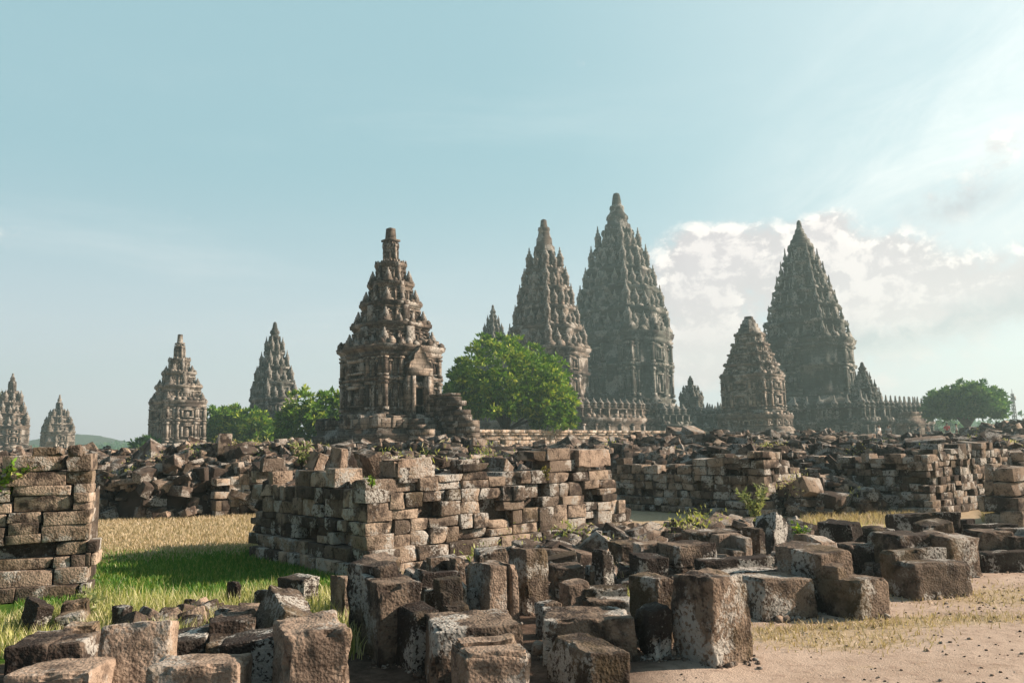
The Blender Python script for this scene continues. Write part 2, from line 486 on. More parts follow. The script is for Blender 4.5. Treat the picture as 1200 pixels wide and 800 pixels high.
LOOSE = 'loose carved blocks laid out in the foreground'
_seed = [100]
def hero(label, xc, yg, ytop, wl, wr, rot=28, ybot=None, tilt=(0, 0), shape='box', tone=None, r=0.009, rough=0.016, cuts=1,
         cat='stone block', name='stone_block', group=LOOSE, wob=0.005, L=None, Rr=None, sink=0.03, mat=None, d=None):
    """near vertical edge stands at photo column xc; yg fixes how far away it is"""
    _seed[0] += 1
    d = depth_of(yg, xc) if d is None else d
    yb_ = yg if ybot is None else ybot
    rx = rect(xc, yb_)[0]
    P0 = Vector(((rx - 600) / F * d, d, 0))
    z0 = -sink if ybot is None else zat(ybot, d, xc)
    z1 = zat(ytop, d, xc)
    a = R(rot)
    rd = Vector((math.cos(a), math.sin(a), 0)); ld = Vector((-math.sin(a), math.cos(a), 0))
    def solve(dirv, px):
        k = (px - 600) / F
        den = dirv.x - k * dirv.y
        t = (k * P0.y - P0.x) / den if abs(den) > 1e-4 else 1.0
        return min(max(abs(t), .08), 2.2)
    rr = solve(rd, rx + wr) if Rr is None else Rr
    ll = min(solve(ld, rx - wl), .62) if L is None else L
    h = max(z1 - z0, 0.06)
    c = P0 + rd * rr / 2 + ld * ll / 2
    if shape == 'box':
        bx = [((0, 0, h / 2), (rr, ll, h))]
    elif shape == 'step':            # two treads rising away from the front left
        bx = [((0, -ll * .24, h * .31), (rr, ll * .52, h * .62)), ((0, ll * .25, h * .5), (rr * .985, ll * .5, h)), ((-rr * .3, -ll * .05, h * .41), (rr * .36, ll * .34, h * .80))]
    elif shape == 'ledge':           # slab with a raised back strip
        bx = [((0, -ll * .14, h * .39), (rr, ll * .72, h * .78)), ((0, ll * .3, h * .5), (rr * .99, ll * .4, h))]
    elif shape == 'groove':          # a notch cut down the right hand face
        bx = [((-rr * .2, 0, h * .5), (rr * .6, ll, h)), ((rr * .2, ll * .08, h * .49), (rr * .3, ll * .82, h * .98)), ((rr * .39, 0, h * .495), (rr * .22, ll * .99, h * .99))]
    elif shape == 'topgroove':
        bx = [((0, 0, h * .46), (rr, ll, h * .92)), ((0, -ll * .27, h * .5), (rr * .98, ll * .42, h)), ((0, ll * .29, h * .5), (rr * .98, ll * .38, h))]
    elif shape == 'layers':          # two courses in one block, a joint between
        bx = [((0, 0, h * .27), (rr * .97, ll * .96, h * .56)), ((0, 0, h * .78), (rr, ll, h * .44))]
    elif shape == 'notch':           # L shaped
        bx = [((rr * .0, ll * .28, h * .5), (rr, ll * .44, h)), ((rr * .28, -ll * .2, h * .5), (rr * .44, ll * .58, h * .99)), ((-rr * .2, -ll * .2, h * .36), (rr * .55, ll * .56, h * .72))]
    elif shape == 'tenon':           # block with a knob on top
        bx = [((0, 0, h * .4), (rr, ll, h * .8)), ((0, 0, h * .55), (rr * .5, ll * .5, h * .9))]
    elif shape == 'boulder':
        bx = [((0, 0, h / 2), (rr, ll, h))]; r = min(rr, ll, h) * .42; cuts = 4; wob = .03
    elif shape == 'chipped':
        bx = [((0, 0, h / 2), (rr, ll, h))]; cuts = 4
    mb = hero_mesh(bx, None, _seed[0], r=r, rough=rough, cuts=cuts, tone=tone, wob=wob)
    e = (R(tilt[0]), R(tilt[1]), a)
    tn_ = .5 if tone is None else tone
    o = mb.obj(name, mat or (M_BLOCK_CLEAN if tn_ > .66 else (M_BLOCK_DARK if tn_ < .23 else M_BLOCK)), smooth=True)
    o.location = (c.x, c.y, z0)
    o.rotation_euler = Euler(e)
    tag(o, label, cat, group)
    M = np.array(Euler(e).to_matrix())
    VOCC.append((np.concatenate(mb.v) @ M.T + np.array(o.location), np.concatenate(mb.q), None))
    return o

# ------------------------------------------------------------------ ground
def smooth01(x): x = np.clip(x, 0, 1); return x * x * (3 - 2 * x)
def np_noise(X, Y, s, seed=0):
    rg = np.random.default_rng(seed); acc = 0; amp = 1; tot_ = 0
    for o in range(4):
        for k in range(3):
            th = rg.uniform(0, 6.28); f = s * 2 ** o * rg.uniform(.8, 1.3)
            acc = acc + amp * np.sin((X * math.cos(th) + Y * math.sin(th)) * f + rg.uniform(0, 6.28) + 1.3 * np.sin(Y * f * .7 + k)); tot_ += amp
        amp *= .55
    return acc / tot_ * 1.6
def ground_z(X, Y):
    return 0.025 * np_noise(X, Y, 1.1, 3) * np.exp(-np.maximum(Y - 4, 0) / 60)
def build_ground():
    u = np.linspace(-1, 1, 330); xs = np.sinh(u * 6.0) / math.sinh(6.0) * 560
    t = np.linspace(0, 1, 330); ys = 1.5 + (np.sinh(t * 6.4) / math.sinh(6.4)) * 2400
    ys = np.concatenate([[-300, -60, -15, -4, 0.0], ys])
    # keep the near strip fine: replace with an even lattice out to 26 m
    ys = np.concatenate([ys[:5], np.arange(1.5, 26, .11), np.geomspace(26.3, 640, 90)])
    xs = np.concatenate([-np.geomspace(560, 17, 55), np.arange(-16.5, 17, .13), np.geomspace(17.3, 560, 55)])
    X, Y = np.meshgrid(xs, ys)
    Z = ground_z(X, Y)
    nx, ny = len(xs), len(ys)
    I = np.arange(nx * ny).reshape(ny, nx)
    Q = np.stack([I[:-1, :-1], I[:-1, 1:], I[1:, 1:], I[1:, :-1]], -1).reshape(-1, 4)
    mb = MB(); V = np.stack([X, Y, Z], -1).reshape(-1, 3)
    mb.add(V, Q)
    me = mb.mesh('ground', None, True)
    nz = np_noise(X, Y, .9, 11); nz2 = np_noise(X, Y, 2.6, 12)
    PX = 600 + F * X / np.maximum(Y, .5)
    # green lawn between the left ruin and the main ruin
    green = smooth01((13.6 + nz * .5 - Y) / 1.0) * smooth01((Y - 6.2) / .6) * smooth01((-1.0 - X + nz * .3) / .8)
    green = np.maximum(green, smooth01((1.0 - np.hypot((X - 2.8) / 1.1, (Y - 14.9) / .9)) / .35))
    dry = smooth01((Y - 12.6 + nz * .6) / 1.0)
    # dry tufts in the dirt on the right
    patch = smooth01((np_noise(X * 0.7, Y * 2.0, 1.4, 21) - .05) / .35)
    dp = smooth01(1.3 - np.hypot((X - 2.55) / .9, (Y - 6.75) / .55)) * .9 + smooth01(1.2 - np.hypot((X - 4.9) / 1.5, (Y - 8.2) / .75)) * .8 + smooth01(1.2 - np.hypot((X - 3.7) / 1.2, (Y - 7.2) / .35)) * .7
    dp = np.clip(dp * 1.4, 0, 1) * (0.62 + .45 * patch)
    dp = np.maximum(dp, .55 * patch * smooth01((X - .8) / .6) * smooth01((9.6 - Y) / 1.0) * smooth01((nz2 + .1) / .5))
    dry = np.maximum(dry, dp)
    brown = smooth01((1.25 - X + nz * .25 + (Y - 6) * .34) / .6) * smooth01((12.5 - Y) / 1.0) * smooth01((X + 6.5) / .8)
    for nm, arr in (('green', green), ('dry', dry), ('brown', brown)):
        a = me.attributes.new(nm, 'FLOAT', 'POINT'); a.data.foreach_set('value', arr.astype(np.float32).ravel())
    o = bpy.data.objects.new('ground', me); COL.objects.link(o)
    m, n, out = new_mat('ground_earth')
    b = n.new('ShaderNodeBsdfPrincipled'); b.inputs['Roughness'].default_value = 1; b.inputs['Specular IOR Level'].default_value = .1
    P = n.new('ShaderNodeTexCoord').outputs['Object']
    a1 = n.noise(P, 1.3, 6, .65); a2 = n.noise(P, 9, 6, .7); a3 = n.noise(P, 60, 4, .7)
    dirt = n.mix(n.ramp(a1, .35, .7), (0.58, 0.465, 0.375), (0.44, 0.34, 0.265))
    dirt = n.mix(n.math('MULTIPLY', n.ramp(a2, .48, .7), .55), dirt, (0.24, 0.165, 0.125))
    dirt = n.mix(n.math('MULTIPLY', n.ramp(a3, .56, .7), .6), dirt, (0.20, 0.14, 0.11))
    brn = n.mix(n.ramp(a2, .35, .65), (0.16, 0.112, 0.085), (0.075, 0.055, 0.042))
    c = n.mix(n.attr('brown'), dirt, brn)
    dryc = n.mix(n.ramp(a2, .35, .65), (0.56, 0.46, 0.32), (0.43, 0.335, 0.215))
    dryc = n.mix(n.math('MULTIPLY', n.ramp(a3, .5, .7), .5), dryc, (0.22, 0.15, 0.06))
    dm = n.ramp(n.math('ADD', n.attr('dry'), n.math('MULTIPLY', n.math('SUBTRACT', a2, .5), .9)), .3, .75)
    c = n.mix(dm, c, dryc)
    grc = n.mix(n.ramp(a2, .35, .65), (0.055, 0.15, 0.016), (0.085, 0.17, 0.025))
    gm = n.ramp(n.math('ADD', n.attr('green'), n.math('MULTIPLY', n.math('SUBTRACT', a2, .5), .6)), .3, .7)
    c = n.mix(gm, c, grc)
    n.put(b.inputs['Base Color'], c)
    bp = n.new('ShaderNodeBump'); bp.inputs['Strength'].default_value = .7; bp.inputs['Distance'].default_value = .04
    n.put(bp.inputs['Height'], n.math('ADD', n.math('MULTIPLY', a2, .6), n.math('MULTIPLY', a3, .5)))
    n.l.new(bp.outputs[0], b.inputs['Normal']); n.l.new(b.outputs[0], out.inputs['Surface'])
    me.materials.append(m)
    tag(o, 'bare pinkish earth with dry and green grass patches running to the horizon', kind='structure')
build_ground()

# raised inner court behind the enclosure wall
def build_court():
    pts = [(-9.5, 50.0), (23.2, 96.6), (48, 57), (240, 52), (240, 300), (-70, 300), (-70, 112)]
    bm = bmesh.new()
    top = [bm.verts.new((x, y, 1.2)) for x, y in pts]; bot = [bm.verts.new((x, y, -.2)) for x, y in pts]
    bm.faces.new(top)
    for i in range(len(pts)):
        j = (i + 1) % len(pts)
        bm.faces.new((bot[i], bot[j], top[j], top[i]))
    bmesh.ops.recalc_face_normals(bm, faces=bm.faces[:])
    me = bpy.data.meshes.new('courtyard'); bm.to_mesh(me); bm.free()
    me.materials.append(plain('court_earth', (0.33, 0.25, 0.19), 1, .6, .8))
    o = bpy.data.objects.new('courtyard', me); COL.objects.link(o)
    tag(o, 'raised earth court on which the great towers stand', kind='structure')
build_court()

def build_hills():
    mb = MB()
    nx, ny = 160, 24
    xs = np.linspace(-350, -110, nx); ys = np.linspace(480, 630, ny)
    X, Y = np.meshgrid(xs, ys)
    px = 600 + F * X / 555
    H = .62 * (24 * np.exp(-((px - 95) / 62) ** 2) + 13 * np.exp(-((px + 40) / 90) ** 2) + 6 * np.exp(-((px - 210) / 50) ** 2))
    v = (ys - 480) / 150
    H = H * np.sin(np.pi * np.clip(v, 0, 1))[:, None] * 1.0 + (np_noise(X, Y, .2, 5) * .8 + np.random.default_rng(5).normal(0, .45, X.shape)) * np.sin(np.pi * v)[:, None] * np.clip(H / 8, 0, 1)
    V = np.stack([X, Y, H - .5], -1).reshape(-1, 3)
    I = np.arange(nx * ny).reshape(ny, nx)
    mb.add(V, np.stack([I[:-1, :-1], I[:-1, 1:], I[1:, 1:], I[1:, :-1]], -1).reshape(-1, 4))
    tag(mb.obj('hills', M_HILL), 'low wooded hills far off on the left horizon', kind='structure')
build_hills()

# ------------------------------------------------------------------ ruined walls of dry laid blocks
def ruin(name, label, corner, rot, Lr, Ll, hr, hl, course=0.2, seed=1, depth=.38, plinth=1, gaps=.05, mat=None, cat='ruined wall', n=5, slen=(.2, .5), top_rag=.06, group=None, wob=.016, core=True, tones=(0, 1)):
    rng = np.random.default_rng(seed)
    a = R(rot)
    r = np.array((math.cos(a), math.sin(a), 0)); l = np.array((-math.sin(a), math.cos(a), 0))
    C = np.array((corner[0], corner[1], 0.0))
    mb = MB()
    Rm = np.array(Matrix.Rotation(a, 3, 'Z'))
    for face in (0, 1):
        z = 0.0; k = 0
        Lf = Lr if face == 0 else Ll
        hf = hr if face == 0 else hl
        hmax = max(hf(t) for t in np.linspace(0, Lf, 40)) + .1
        def put(t, sl, zz, ch, out_):
            tm = t + sl / 2
            if not (zz + ch * .6 < hf(min(max(tm, 0), Lf)) + rng.normal(0, top_rag) and rng.random() > gaps): return
            dd = depth * rng.uniform(.85, 1.15)
            io = -out_ + rng.normal(0, .016) + (abs(rng.normal(0, .06)) if rng.random() < .22 else 0)
            hgt = ch * rng.uniform(.92, 1.0); sw = sl * rng.uniform(.93, .985)
            if face == 0:
                dims = (sw, dd, hgt); pos = C + r * tm + l * (dd / 2 + io)
            else:
                dims = (dd, sw, hgt); pos = C + l * tm + r * (dd / 2 + io)
            V, Q = stone_pts(dims, rng, n, rng.uniform(.004, .014), .022, wob, rng.integers(0, 5), .2)
            e = rot_np((rng.normal(0, .014), rng.normal(0, .014), a + rng.normal(0, .025)))
            V = V @ e.T + pos + np.array((0, 0, zz + hgt / 2))
            mb.add(V, Q, tone=rng.uniform(*tones))
        while z < hmax:
            base = k < plinth
            ch = course * rng.uniform(.85, 1.15) * (1.0 if base else 2.0)
            out_ = (0.16 - .08 * k) if base else 0.0
            t = (0.0 if (k + face) % 2 == 0 else depth * .9) - (out_ if out_ > 0 else 0)
            while t < Lf:
                sl = min(rng.uniform(*slen), max(Lf - t, .12))
                p = rng.random()
                if base: put(t, sl * 1.0, z, ch, out_)
                elif p < .10 and sl < ch * 1.25: put(t, sl, z, ch, 0)
                elif p < .72:
                    q = rng.uniform(.36, .64)
                    put(t, sl, z, ch * q, 0)
                    if rng.random() < .3 and sl > .3:
                        w_ = rng.uniform(.35, .65); put(t, sl * w_, z + ch * q, ch * (1 - q), 0); put(t + sl * w_, sl * (1 - w_), z + ch * q, ch * (1 - q), 0)
                    else: put(t, sl, z + ch * q, ch * (1 - q), 0)
                elif p < .86:
                    q1, q2 = rng.uniform(.26, .36), rng.uniform(.6, .7)
                    put(t, sl, z, ch * q1, 0); put(t, sl, z + ch * q1, ch * (q2 - q1), 0); put(t, sl, z + ch * q2, ch * (1 - q2), 0)
                else:
                    q = rng.uniform(.4, .6); w_ = rng.uniform(.4, .6)
                    put(t, sl * w_, z, ch * q, 0); put(t + sl * w_, sl * (1 - w_), z, ch * q, 0); put(t, sl, z + ch * q, ch * (1 - q), 0)
                t += sl
            z += ch; k += 1
    if core:
        # packed fill behind the facing
        ins = depth * .5
        nx, ny = 24, 18
        us = np.linspace(ins, Lr - .1, nx); vs_ = np.linspace(ins, Ll - .1, ny)
        U, W = np.meshgrid(us, vs_)
        H = np.zeros_like(U)
        for i in range(ny):
            for j in range(nx):
                H[i, j] = min(hr(U[i, j]) , hl(W[i, j])) - .16 + rng.normal(0, .04)
        H = np.maximum(H, .05)
        V = C + U[..., None] * r + W[..., None] * l + np.stack([0 * H, 0 * H, H], -1)
        I = np.arange(nx * ny).reshape(ny, nx)
        mb.add(V.reshape(-1, 3), np.stack([I[:-1, :-1], I[:-1, 1:], I[1:, 1:], I[1:, :-1]], -1).reshape(-1, 4), tone=.1)
        ring = list(I[0, :]) + list(I[1:, -1]) + list(I[-1, -2::-1]) + list(I[-2:0:-1, 0])
        Vt = V.reshape(-1, 3)[ring]; Vb = Vt.copy(); Vb[:, 2] = -.05
        m_ = len(ring); q = [(i, i + m_, (i + 1) % m_ + m_, (i + 1) % m_) for i in range(m_)]
        mb.add(np.concatenate([Vt, Vb]), q, tone=.1)
    o = mb.obj(name, mat or M_WALL, smooth=True)
    tag(o, label, cat, group)
    VOCC.append((np.concatenate(mb.v), np.concatenate(mb.q), None))
    return o

def prof(*pts):
    xs = [p[0] for p in pts]; ys = [p[1] for p in pts]
    return lambda t: float(np.interp(t, xs, ys))

MAIN_C = (-1.86, 10.1)
ruin('ruined_wall', 'large square ruin of dry laid brown blocks at the centre, its right face sunlit', MAIN_C, 41, 5.0, 3.5,
     prof((0, 1.2), (.35, 1.25), (.6, 1.38), (1.4, 1.38), (1.9, 1.25), (2.3, 1.16), (2.7, 1.35), (3.1, 1.5), (3.9, 1.56), (4.35, 1.5), (4.6, 1.15), (4.8, .8), (5.0, .5)),
     prof((0, 1.2), (1.0, 1.25), (2.2, 1.32), (3.5, 1.34)), 0.185, 3, plinth=2, gaps=.06, n=6, slen=(.25, .55))
LR = gp(101, 697)
ruin('ruined_wall', 'tall sunlit stump of squared blocks at the left edge beside the green grass', (LR[0] - 1.75 * .94, LR[1] - 1.75 * .34), 20, 1.75, 1.6,
     prof((0, 1.25), (.55, 1.25), (.8, 1.3), (.92, 1.66), (1.75, 1.66)), prof((0, 1.25), (1.6, 1.3)), .165, 12, plinth=2, gaps=.03, slen=(.32, .66), n=6)
ruin('ruined_wall', 'dark shaded ruin right of the big central one, with plinth courses and one lit end', gp(898, 606), 40, 3.0, 4.4,
     prof((0, 1.42), (.8, 1.36), (1.4, .95), (2.0, .55), (3.0, .3)), prof((0, 1.42), (1.2, 1.36), (2.5, 1.05), (4.4, 1.1)), .165, 21, plinth=3, gaps=.05, tones=(0, .8))
ruin('ruined_wall', 'long ruin toward the right whose left face lies in shade and right face in sun', gp(1092, 603), 38, 5.0, 3.4,
     prof((0, 1.3), (2.0, 1.4), (3.5, 1.4), (5.0, 1.1)), prof((0, 1.3), (1.8, 1.2), (3.4, 1.1)), .155, 33, plinth=3, gaps=.07, slen=(.14, .38), tones=(0, .62))
ruin('ruined_wall', 'dark ruin at the far right edge capped with a pale slab', gp(1192, 618), 33, 3.0, .5,
     prof((0, 1.15), (3.0, 1.2)), prof((0, 1.1), (.5, 1.15)), .26, 41, plinth=2, gaps=.03, slen=(.45, .85))
ruin('ruined_wall', 'low sunlit stack of squared blocks behind the dry grass on the left', gp(252, 606), 38, 2.6, 1.3,
     prof((0, .95), (.8, 1.15), (1.5, 1.0), (2.6, 1.0)), prof((0, .7), (1.3, .7)), .2, 52, plinth=0, gaps=.1)

# ------------------------------------------------------------------ heaps of fallen stone
HEAPS = []   # (x, y, ax, ay, rot, H, label phrase)
def heap(px, d, ax, ay, H, phrase, rot=0.0, spacing=.31, size=.88, n=4):
    HEAPS.append(dict(x=(rect(px, 550)[0] - 600) / F * d, y=d, ax=ax, ay=ay, rot=R(rot), H=H, ph=phrase, sp=spacing, sz=size, n=n))
heap(90, 25.5, 4.6, 1.9, 1.65, 'in the heap under the two far left towers')
heap(140, 23, 2.2, 1.2, 1.1, 'in the heap under the two far left towers')
heap(205, 21.4, 1.75, 1.5, 1.45, 'in the rubble heap behind the dry grass on the left')
heap(262, 22.5, 3.2, 1.9, 1.78, 'in the rubble heap behind the dry grass on the left')
heap(330, 22.5, 2.4, 1.8, 1.75, 'in the rubble heap behind the dry grass on the left')
heap(-20, 24, 3.5, 2, 1.55, 'in the heap under the two far left towers')
heap(425, 13.4, 1.5, 1.1, 1.40, 'on top of the big central ruin', 41, .30, .75)
heap(545, 13.9, 1.7, 1.15, 1.36, 'on top of the big central ruin', 41, .30, .75)
heap(630, 14.6, 1.4, .9, 1.34, 'on top of the big central ruin', 41, .30, .75)
heap(480, 30, 5.5, 2.2, 1.75, 'in the rubble bank below the nearest tower', 0, .42, 1.15)
heap(700, 27, 5.0, 1.8, 1.40, 'in the rubble bank below the long terrace wall', 0, .4, 1.1)
heap(868, 20.4, 2.6, 1.05, 1.40, 'in the rubble over the dark ruin right of centre', -48)
heap(800, 31, 6, 2.2, 1.75, 'in the rubble field below the steep right-hand tower', 0, .42, 1.1)
heap(935, 24.5, 4.0, 2.2, 1.5, 'in the rubble field below the steep right-hand tower', 0, .36)
heap(900, 40, 9, 3, 1.85, 'in the rubble field below the steep right-hand tower', 0, .55, 1.25)
heap(960, 17.6, 1.2, .7, .65, 'in the spill before the dry grass on the right')
heap(1062, 21.0, 2.9, 1.2, 1.40, 'in the rubble over the long right-hand ruin', -25)
heap(1140, 20.6, 2.9, 1.4, 1.36, 'in the rubble over the long right-hand ruin')
heap(1090, 36, 9, 3, 1.55, 'in the rubble at the far right below the round tree', 0, .55, 1.2)
heap(1210, 28, 4.5, 2.5, 1.55, 'in the rubble at the far right below the round tree', 0, .5, 1.1)
heap(1235, 47, 6, 4, 2.3, 'in the rubble at the far right below the round tree', 0, .65, 1.3)
heap(690, 43, 8, 2.5, 1.55, 'in the rubble bank below the long terrace wall', 0, .6, 1.2)
heap(180, 42, 14, 3, 1.7, 'in the far rubble bank on the left', 0, .65, 1.3)
# low spill of stones at the foot of the central ruin
heap(690, 11.4, 1.0, .5, .36, 'in the spill at the foot of the central ruin', 40, .25, .75)
heap(610, 10.3, .8, .45, .30, 'in the spill at the foot of the central ruin', 20, .25, .75)
heap(560, 9.2, .9, .5, .26, 'in the spill at the foot of the central ruin', 20, .25, .7)
heap(690, 8.5, .7, .35, .16, 'among the chips between the foreground blocks', 10, .2, .5)
heap(505, 8.0, .5, .4, .2, 'among the chips between the foreground blocks', 10, .2, .55)
heap(600, 8.9, .7, .35, .22, 'among the chips between the foreground blocks', 10, .2, .55)
heap(250, 7.4, .6, .4, .16, 'among the chips between the foreground blocks', 10, .2, .55)
heap(790, 9.4, 1.2, .5, .2, 'among the chips between the foreground blocks', 10, .22, .6)
heap(940, 9.6, 1.0, .4, .15, 'among the chips between the foreground blocks', 10, .22, .6)
heap(840, 13.0, 1.6, .6, .28, 'at the foot of the dark ruin right of centre', 10, .3, .8)

def heap_at(hp, X, Y, ex=.55):
    c, s_ = math.cos(hp['rot']), math.sin(hp['rot'])
    x = X - hp['x']; y = Y - hp['y']
    u = (x * c + y * s_) / hp['ax']; v = (-x * s_ + y * c) / hp['ay']
    q = np.clip(1 - (np.abs(u) ** 2.6 + np.abs(v) ** 2.6), 0, 1)
    return hp['H'] * q ** ex * (1 + .10 * np_noise(X, Y, 1.9, 8))
def heaps_z(X, Y):
    z = 0 * X
    for hp in HEAPS: z = np.maximum(z, heap_at(hp, X, Y))
    return z

RUB = []
rng = np.random.default_rng(99)
for hp in HEAPS:
    area = math.pi * hp['ax'] * hp['ay']
    N = int(area / hp['sp'] ** 2 * 2.1)
    c, s_ = math.cos(hp['rot']), math.sin(hp['rot'])
    uv = rng.uniform(-1, 1, (N * 2, 2)); uv = uv[np.abs(uv[:, 0]) ** 2.6 + np.abs(uv[:, 1]) ** 2.6 < 1.06][:N]
    X = hp['x'] + uv[:, 0] * hp['ax'] * c - uv[:, 1] * hp['ay'] * s_
    Y = hp['y'] + uv[:, 0] * hp['ax'] * s_ + uv[:, 1] * hp['ay'] * c
    zs = heap_at(hp, X, Y); za = heaps_z(X, Y)
    # stones leaning against the steep outer face as well
    k = int(N * .45); th = rng.uniform(0, 2 * math.pi, k); q_ = rng.uniform(.86, 1.04, k)
    cu, cv = np.cos(th), np.sin(th); nn_ = (np.abs(cu) ** 2.6 + np.abs(cv) ** 2.6) ** (1 / 2.6)
    U_, V_ = cu / nn_ * q_ * hp['ax'], cv / nn_ * q_ * hp['ay']
    X2 = hp['x'] + U_ * c - V_ * s_; Y2 = hp['y'] + U_ * s_ + V_ * c
    Z2 = rng.uniform(.05, .8, k) * hp['H']
    X, Y, zs, za = np.concatenate([X, X2]), np.concatenate([Y, Y2]), np.concatenate([zs, Z2]), np.concatenate([za, np.minimum(heaps_z(X2, Y2), Z2)])
    for x, y, z, zz in zip(X, Y, zs, za):
        if z < zz - .2: continue
        sc_ = hp['sz'] * rng.lognormal(0, .28)
        dims = np.array((rng.uniform(.26, .66), rng.uniform(.18, .38), rng.uniform(.10, .28))) * sc_
        e = (rng.normal(0, .27), rng.normal(0, .27), rng.choice([R(45), R(-45)]) + rng.normal(0, .45))
        if rng.random() < .14: e = (e[0] + R(80), e[1], e[2])
        V, Q = stone_pts(dims, rng, hp['n'] + (1 if hp['y'] < 24 else 0), rng.uniform(.008, .03), 0.03, .012, rng.integers(0, 4), .17)
        if rng.random() < .22:
            V2, Q2 = stone_pts(dims * np.array((rng.uniform(.35, .6), rng.uniform(.6, .95), .9)), rng, 4, .012, .03, .008, 1, .2)
            V = np.vstack([V, V2 + np.array((dims[0] * rng.uniform(-.22, .22), 0, dims[2] * .42))]); Q = np.vstack([Q, Q2 + len(V) - len(V2)])
        pos = np.array((x, y, max(z - dims[2] * rng.uniform(.05, .55), dims[2] * .32)))
        RUB.append(dict(V=V, Q=Q, e=e, pos=pos, dims=dims, tone=rng.uniform(0, 1) ** 1.35, ph=hp['ph']))
# packed earth and small stone inside the heaps
def build_mounds():
    mb = MB()
    for hp in HEAPS:
        nx, ny = int(hp['ax'] * 2.4 / .3) + 6, int(hp['ay'] * 2.4 / .3) + 6
        U, W = np.meshgrid(np.linspace(-1.05, 1.05, nx) * hp['ax'], np.linspace(-1.05, 1.05, ny) * hp['ay'])
        c, s_ = math.cos(hp['rot']), math.sin(hp['rot'])
        X = hp['x'] + U * c - W * s_; Y = hp['y'] + U * s_ + W * c
        Z = heap_at(hp, X, Y, 1.15) * .95 - .10
        I = np.arange(nx * ny).reshape(ny, nx)
        mb.add(np.stack([X, Y, Z], -1).reshape(-1, 3), np.stack([I[:-1, :-1], I[:-1, 1:], I[1:, 1:], I[1:, :-1]], -1).reshape(-1, 4))
    tag(mb.obj('mounds', M_SOIL), 'dark earth packed inside the heaps of fallen stone', kind='structure')
build_mounds()

# ------------------------------------------------------------------ temples
def ring(w, steps):
    """redented square plan: corner at (w,w); each step (m, p): the middle 2*m*w of a side stands p*w proud"""
    side = [(1.0, -1.0)]
    prev = 0.0
    for m_, p_ in steps:
        side.append((1 + prev, -m_)); side.append((1 + p_, -m_)); prev = p_
    for m_, p_ in reversed(steps):
        i = steps.index((m_, p_)); before = steps[i - 1][1] if i > 0 else 0.0
        side.append((1 + p_, m_)); side.append((1 + before, m_))
    pts = []
    for k in range(4):
        c, s_ = [(1, 0), (0, 1), (-1, 0), (0, -1)][k]
        for (x, y) in side: pts.append(((x * c - y * s_) * w, (x * s_ + y * c) * w))
    return np.array(pts)

def loft(mb, prof_, steps, tone=.5, jit=0.0, rng=None, cap=True):
    rs = []
    for (z, w_) in prof_:
        p = ring(w_, steps)
        rs.append(np.column_stack([p, np.full(len(p), z)]))
    n_ = len(rs[0]); V = np.concatenate(rs)
    if jit: V = V + rng.normal(0, jit, V.shape)
    q = []
    for k in range(len(rs) - 1):
        for i in range(n_):
            j = (i + 1) % n_
            q.append((k * n_ + i, k * n_ + j, (k + 1) * n_ + j, (k + 1) * n_ + i))
    mb.add(V, q, tone=tone)
    if cap:   # close the top with a fan
        top = rs[-1]; c = top.mean(0)
        mb.add(np.vstack([top, c]), None, [(i, (i + 1) % n_, n_) for i in range(n_)], tone=tone)

def edge_blocks(mb, w_, steps, z, bh, bl, rng, keep=.75, depth=.3, inset=0.0, tri=False):
    """a broken row of blocks / antefixes along a ledge"""
    P = ring(w_ - inset, steps); n_ = len(P)
    for i in range(n_):
        a = P[i]; b = P[(i + 1) % n_]; L = np.linalg.norm(b - a)
        if L < bl * .8: continue
        k = max(1, int(L / bl)); dirv = (b - a) / L; nrm = np.array((dirv[1], -dirv[0])); ang = math.atan2(dirv[1], dirv[0])
        for t in range(k):
            if rng.random() > keep: continue
            c = a + dirv * (t + .5) * L / k - nrm * depth / 2
            h = bh * rng.uniform(.55, 1.2)
            if tri:
                ww = L / k * .42
                ex = np.array((dirv[0], dirv[1], 0)); ny = np.array((nrm[0], nrm[1], 0)); cc = np.array((c[0], c[1], z)); up = np.array((0, 0, 1.0))
                f = ny * depth * .3
                sh = [(-ww, 0), (ww, 0), (ww * .95, h * .5), (0, h), (-ww * .95, h * .5)]
                V = [cc + ex * sx + up * sz + f for sx, sz in sh] + [cc + ex * sx * .9 + up * sz - f for sx, sz in sh]
                mb.add(V, [(0, 1, 6, 5), (1, 2, 7, 6), (2, 3, 8, 7), (3, 4, 9, 8), (4, 0, 5, 9), (0, 4, 2, 1)], [(4, 3, 2)], tone=rng.uniform(.2, .9))
            else:
                mb.box((c[0], c[1], z + h / 2), (L / k * rng.uniform(.75, .98), depth * rng.uniform(.7, 1.1), h), ang, tone=rng.uniform(.1, 1))

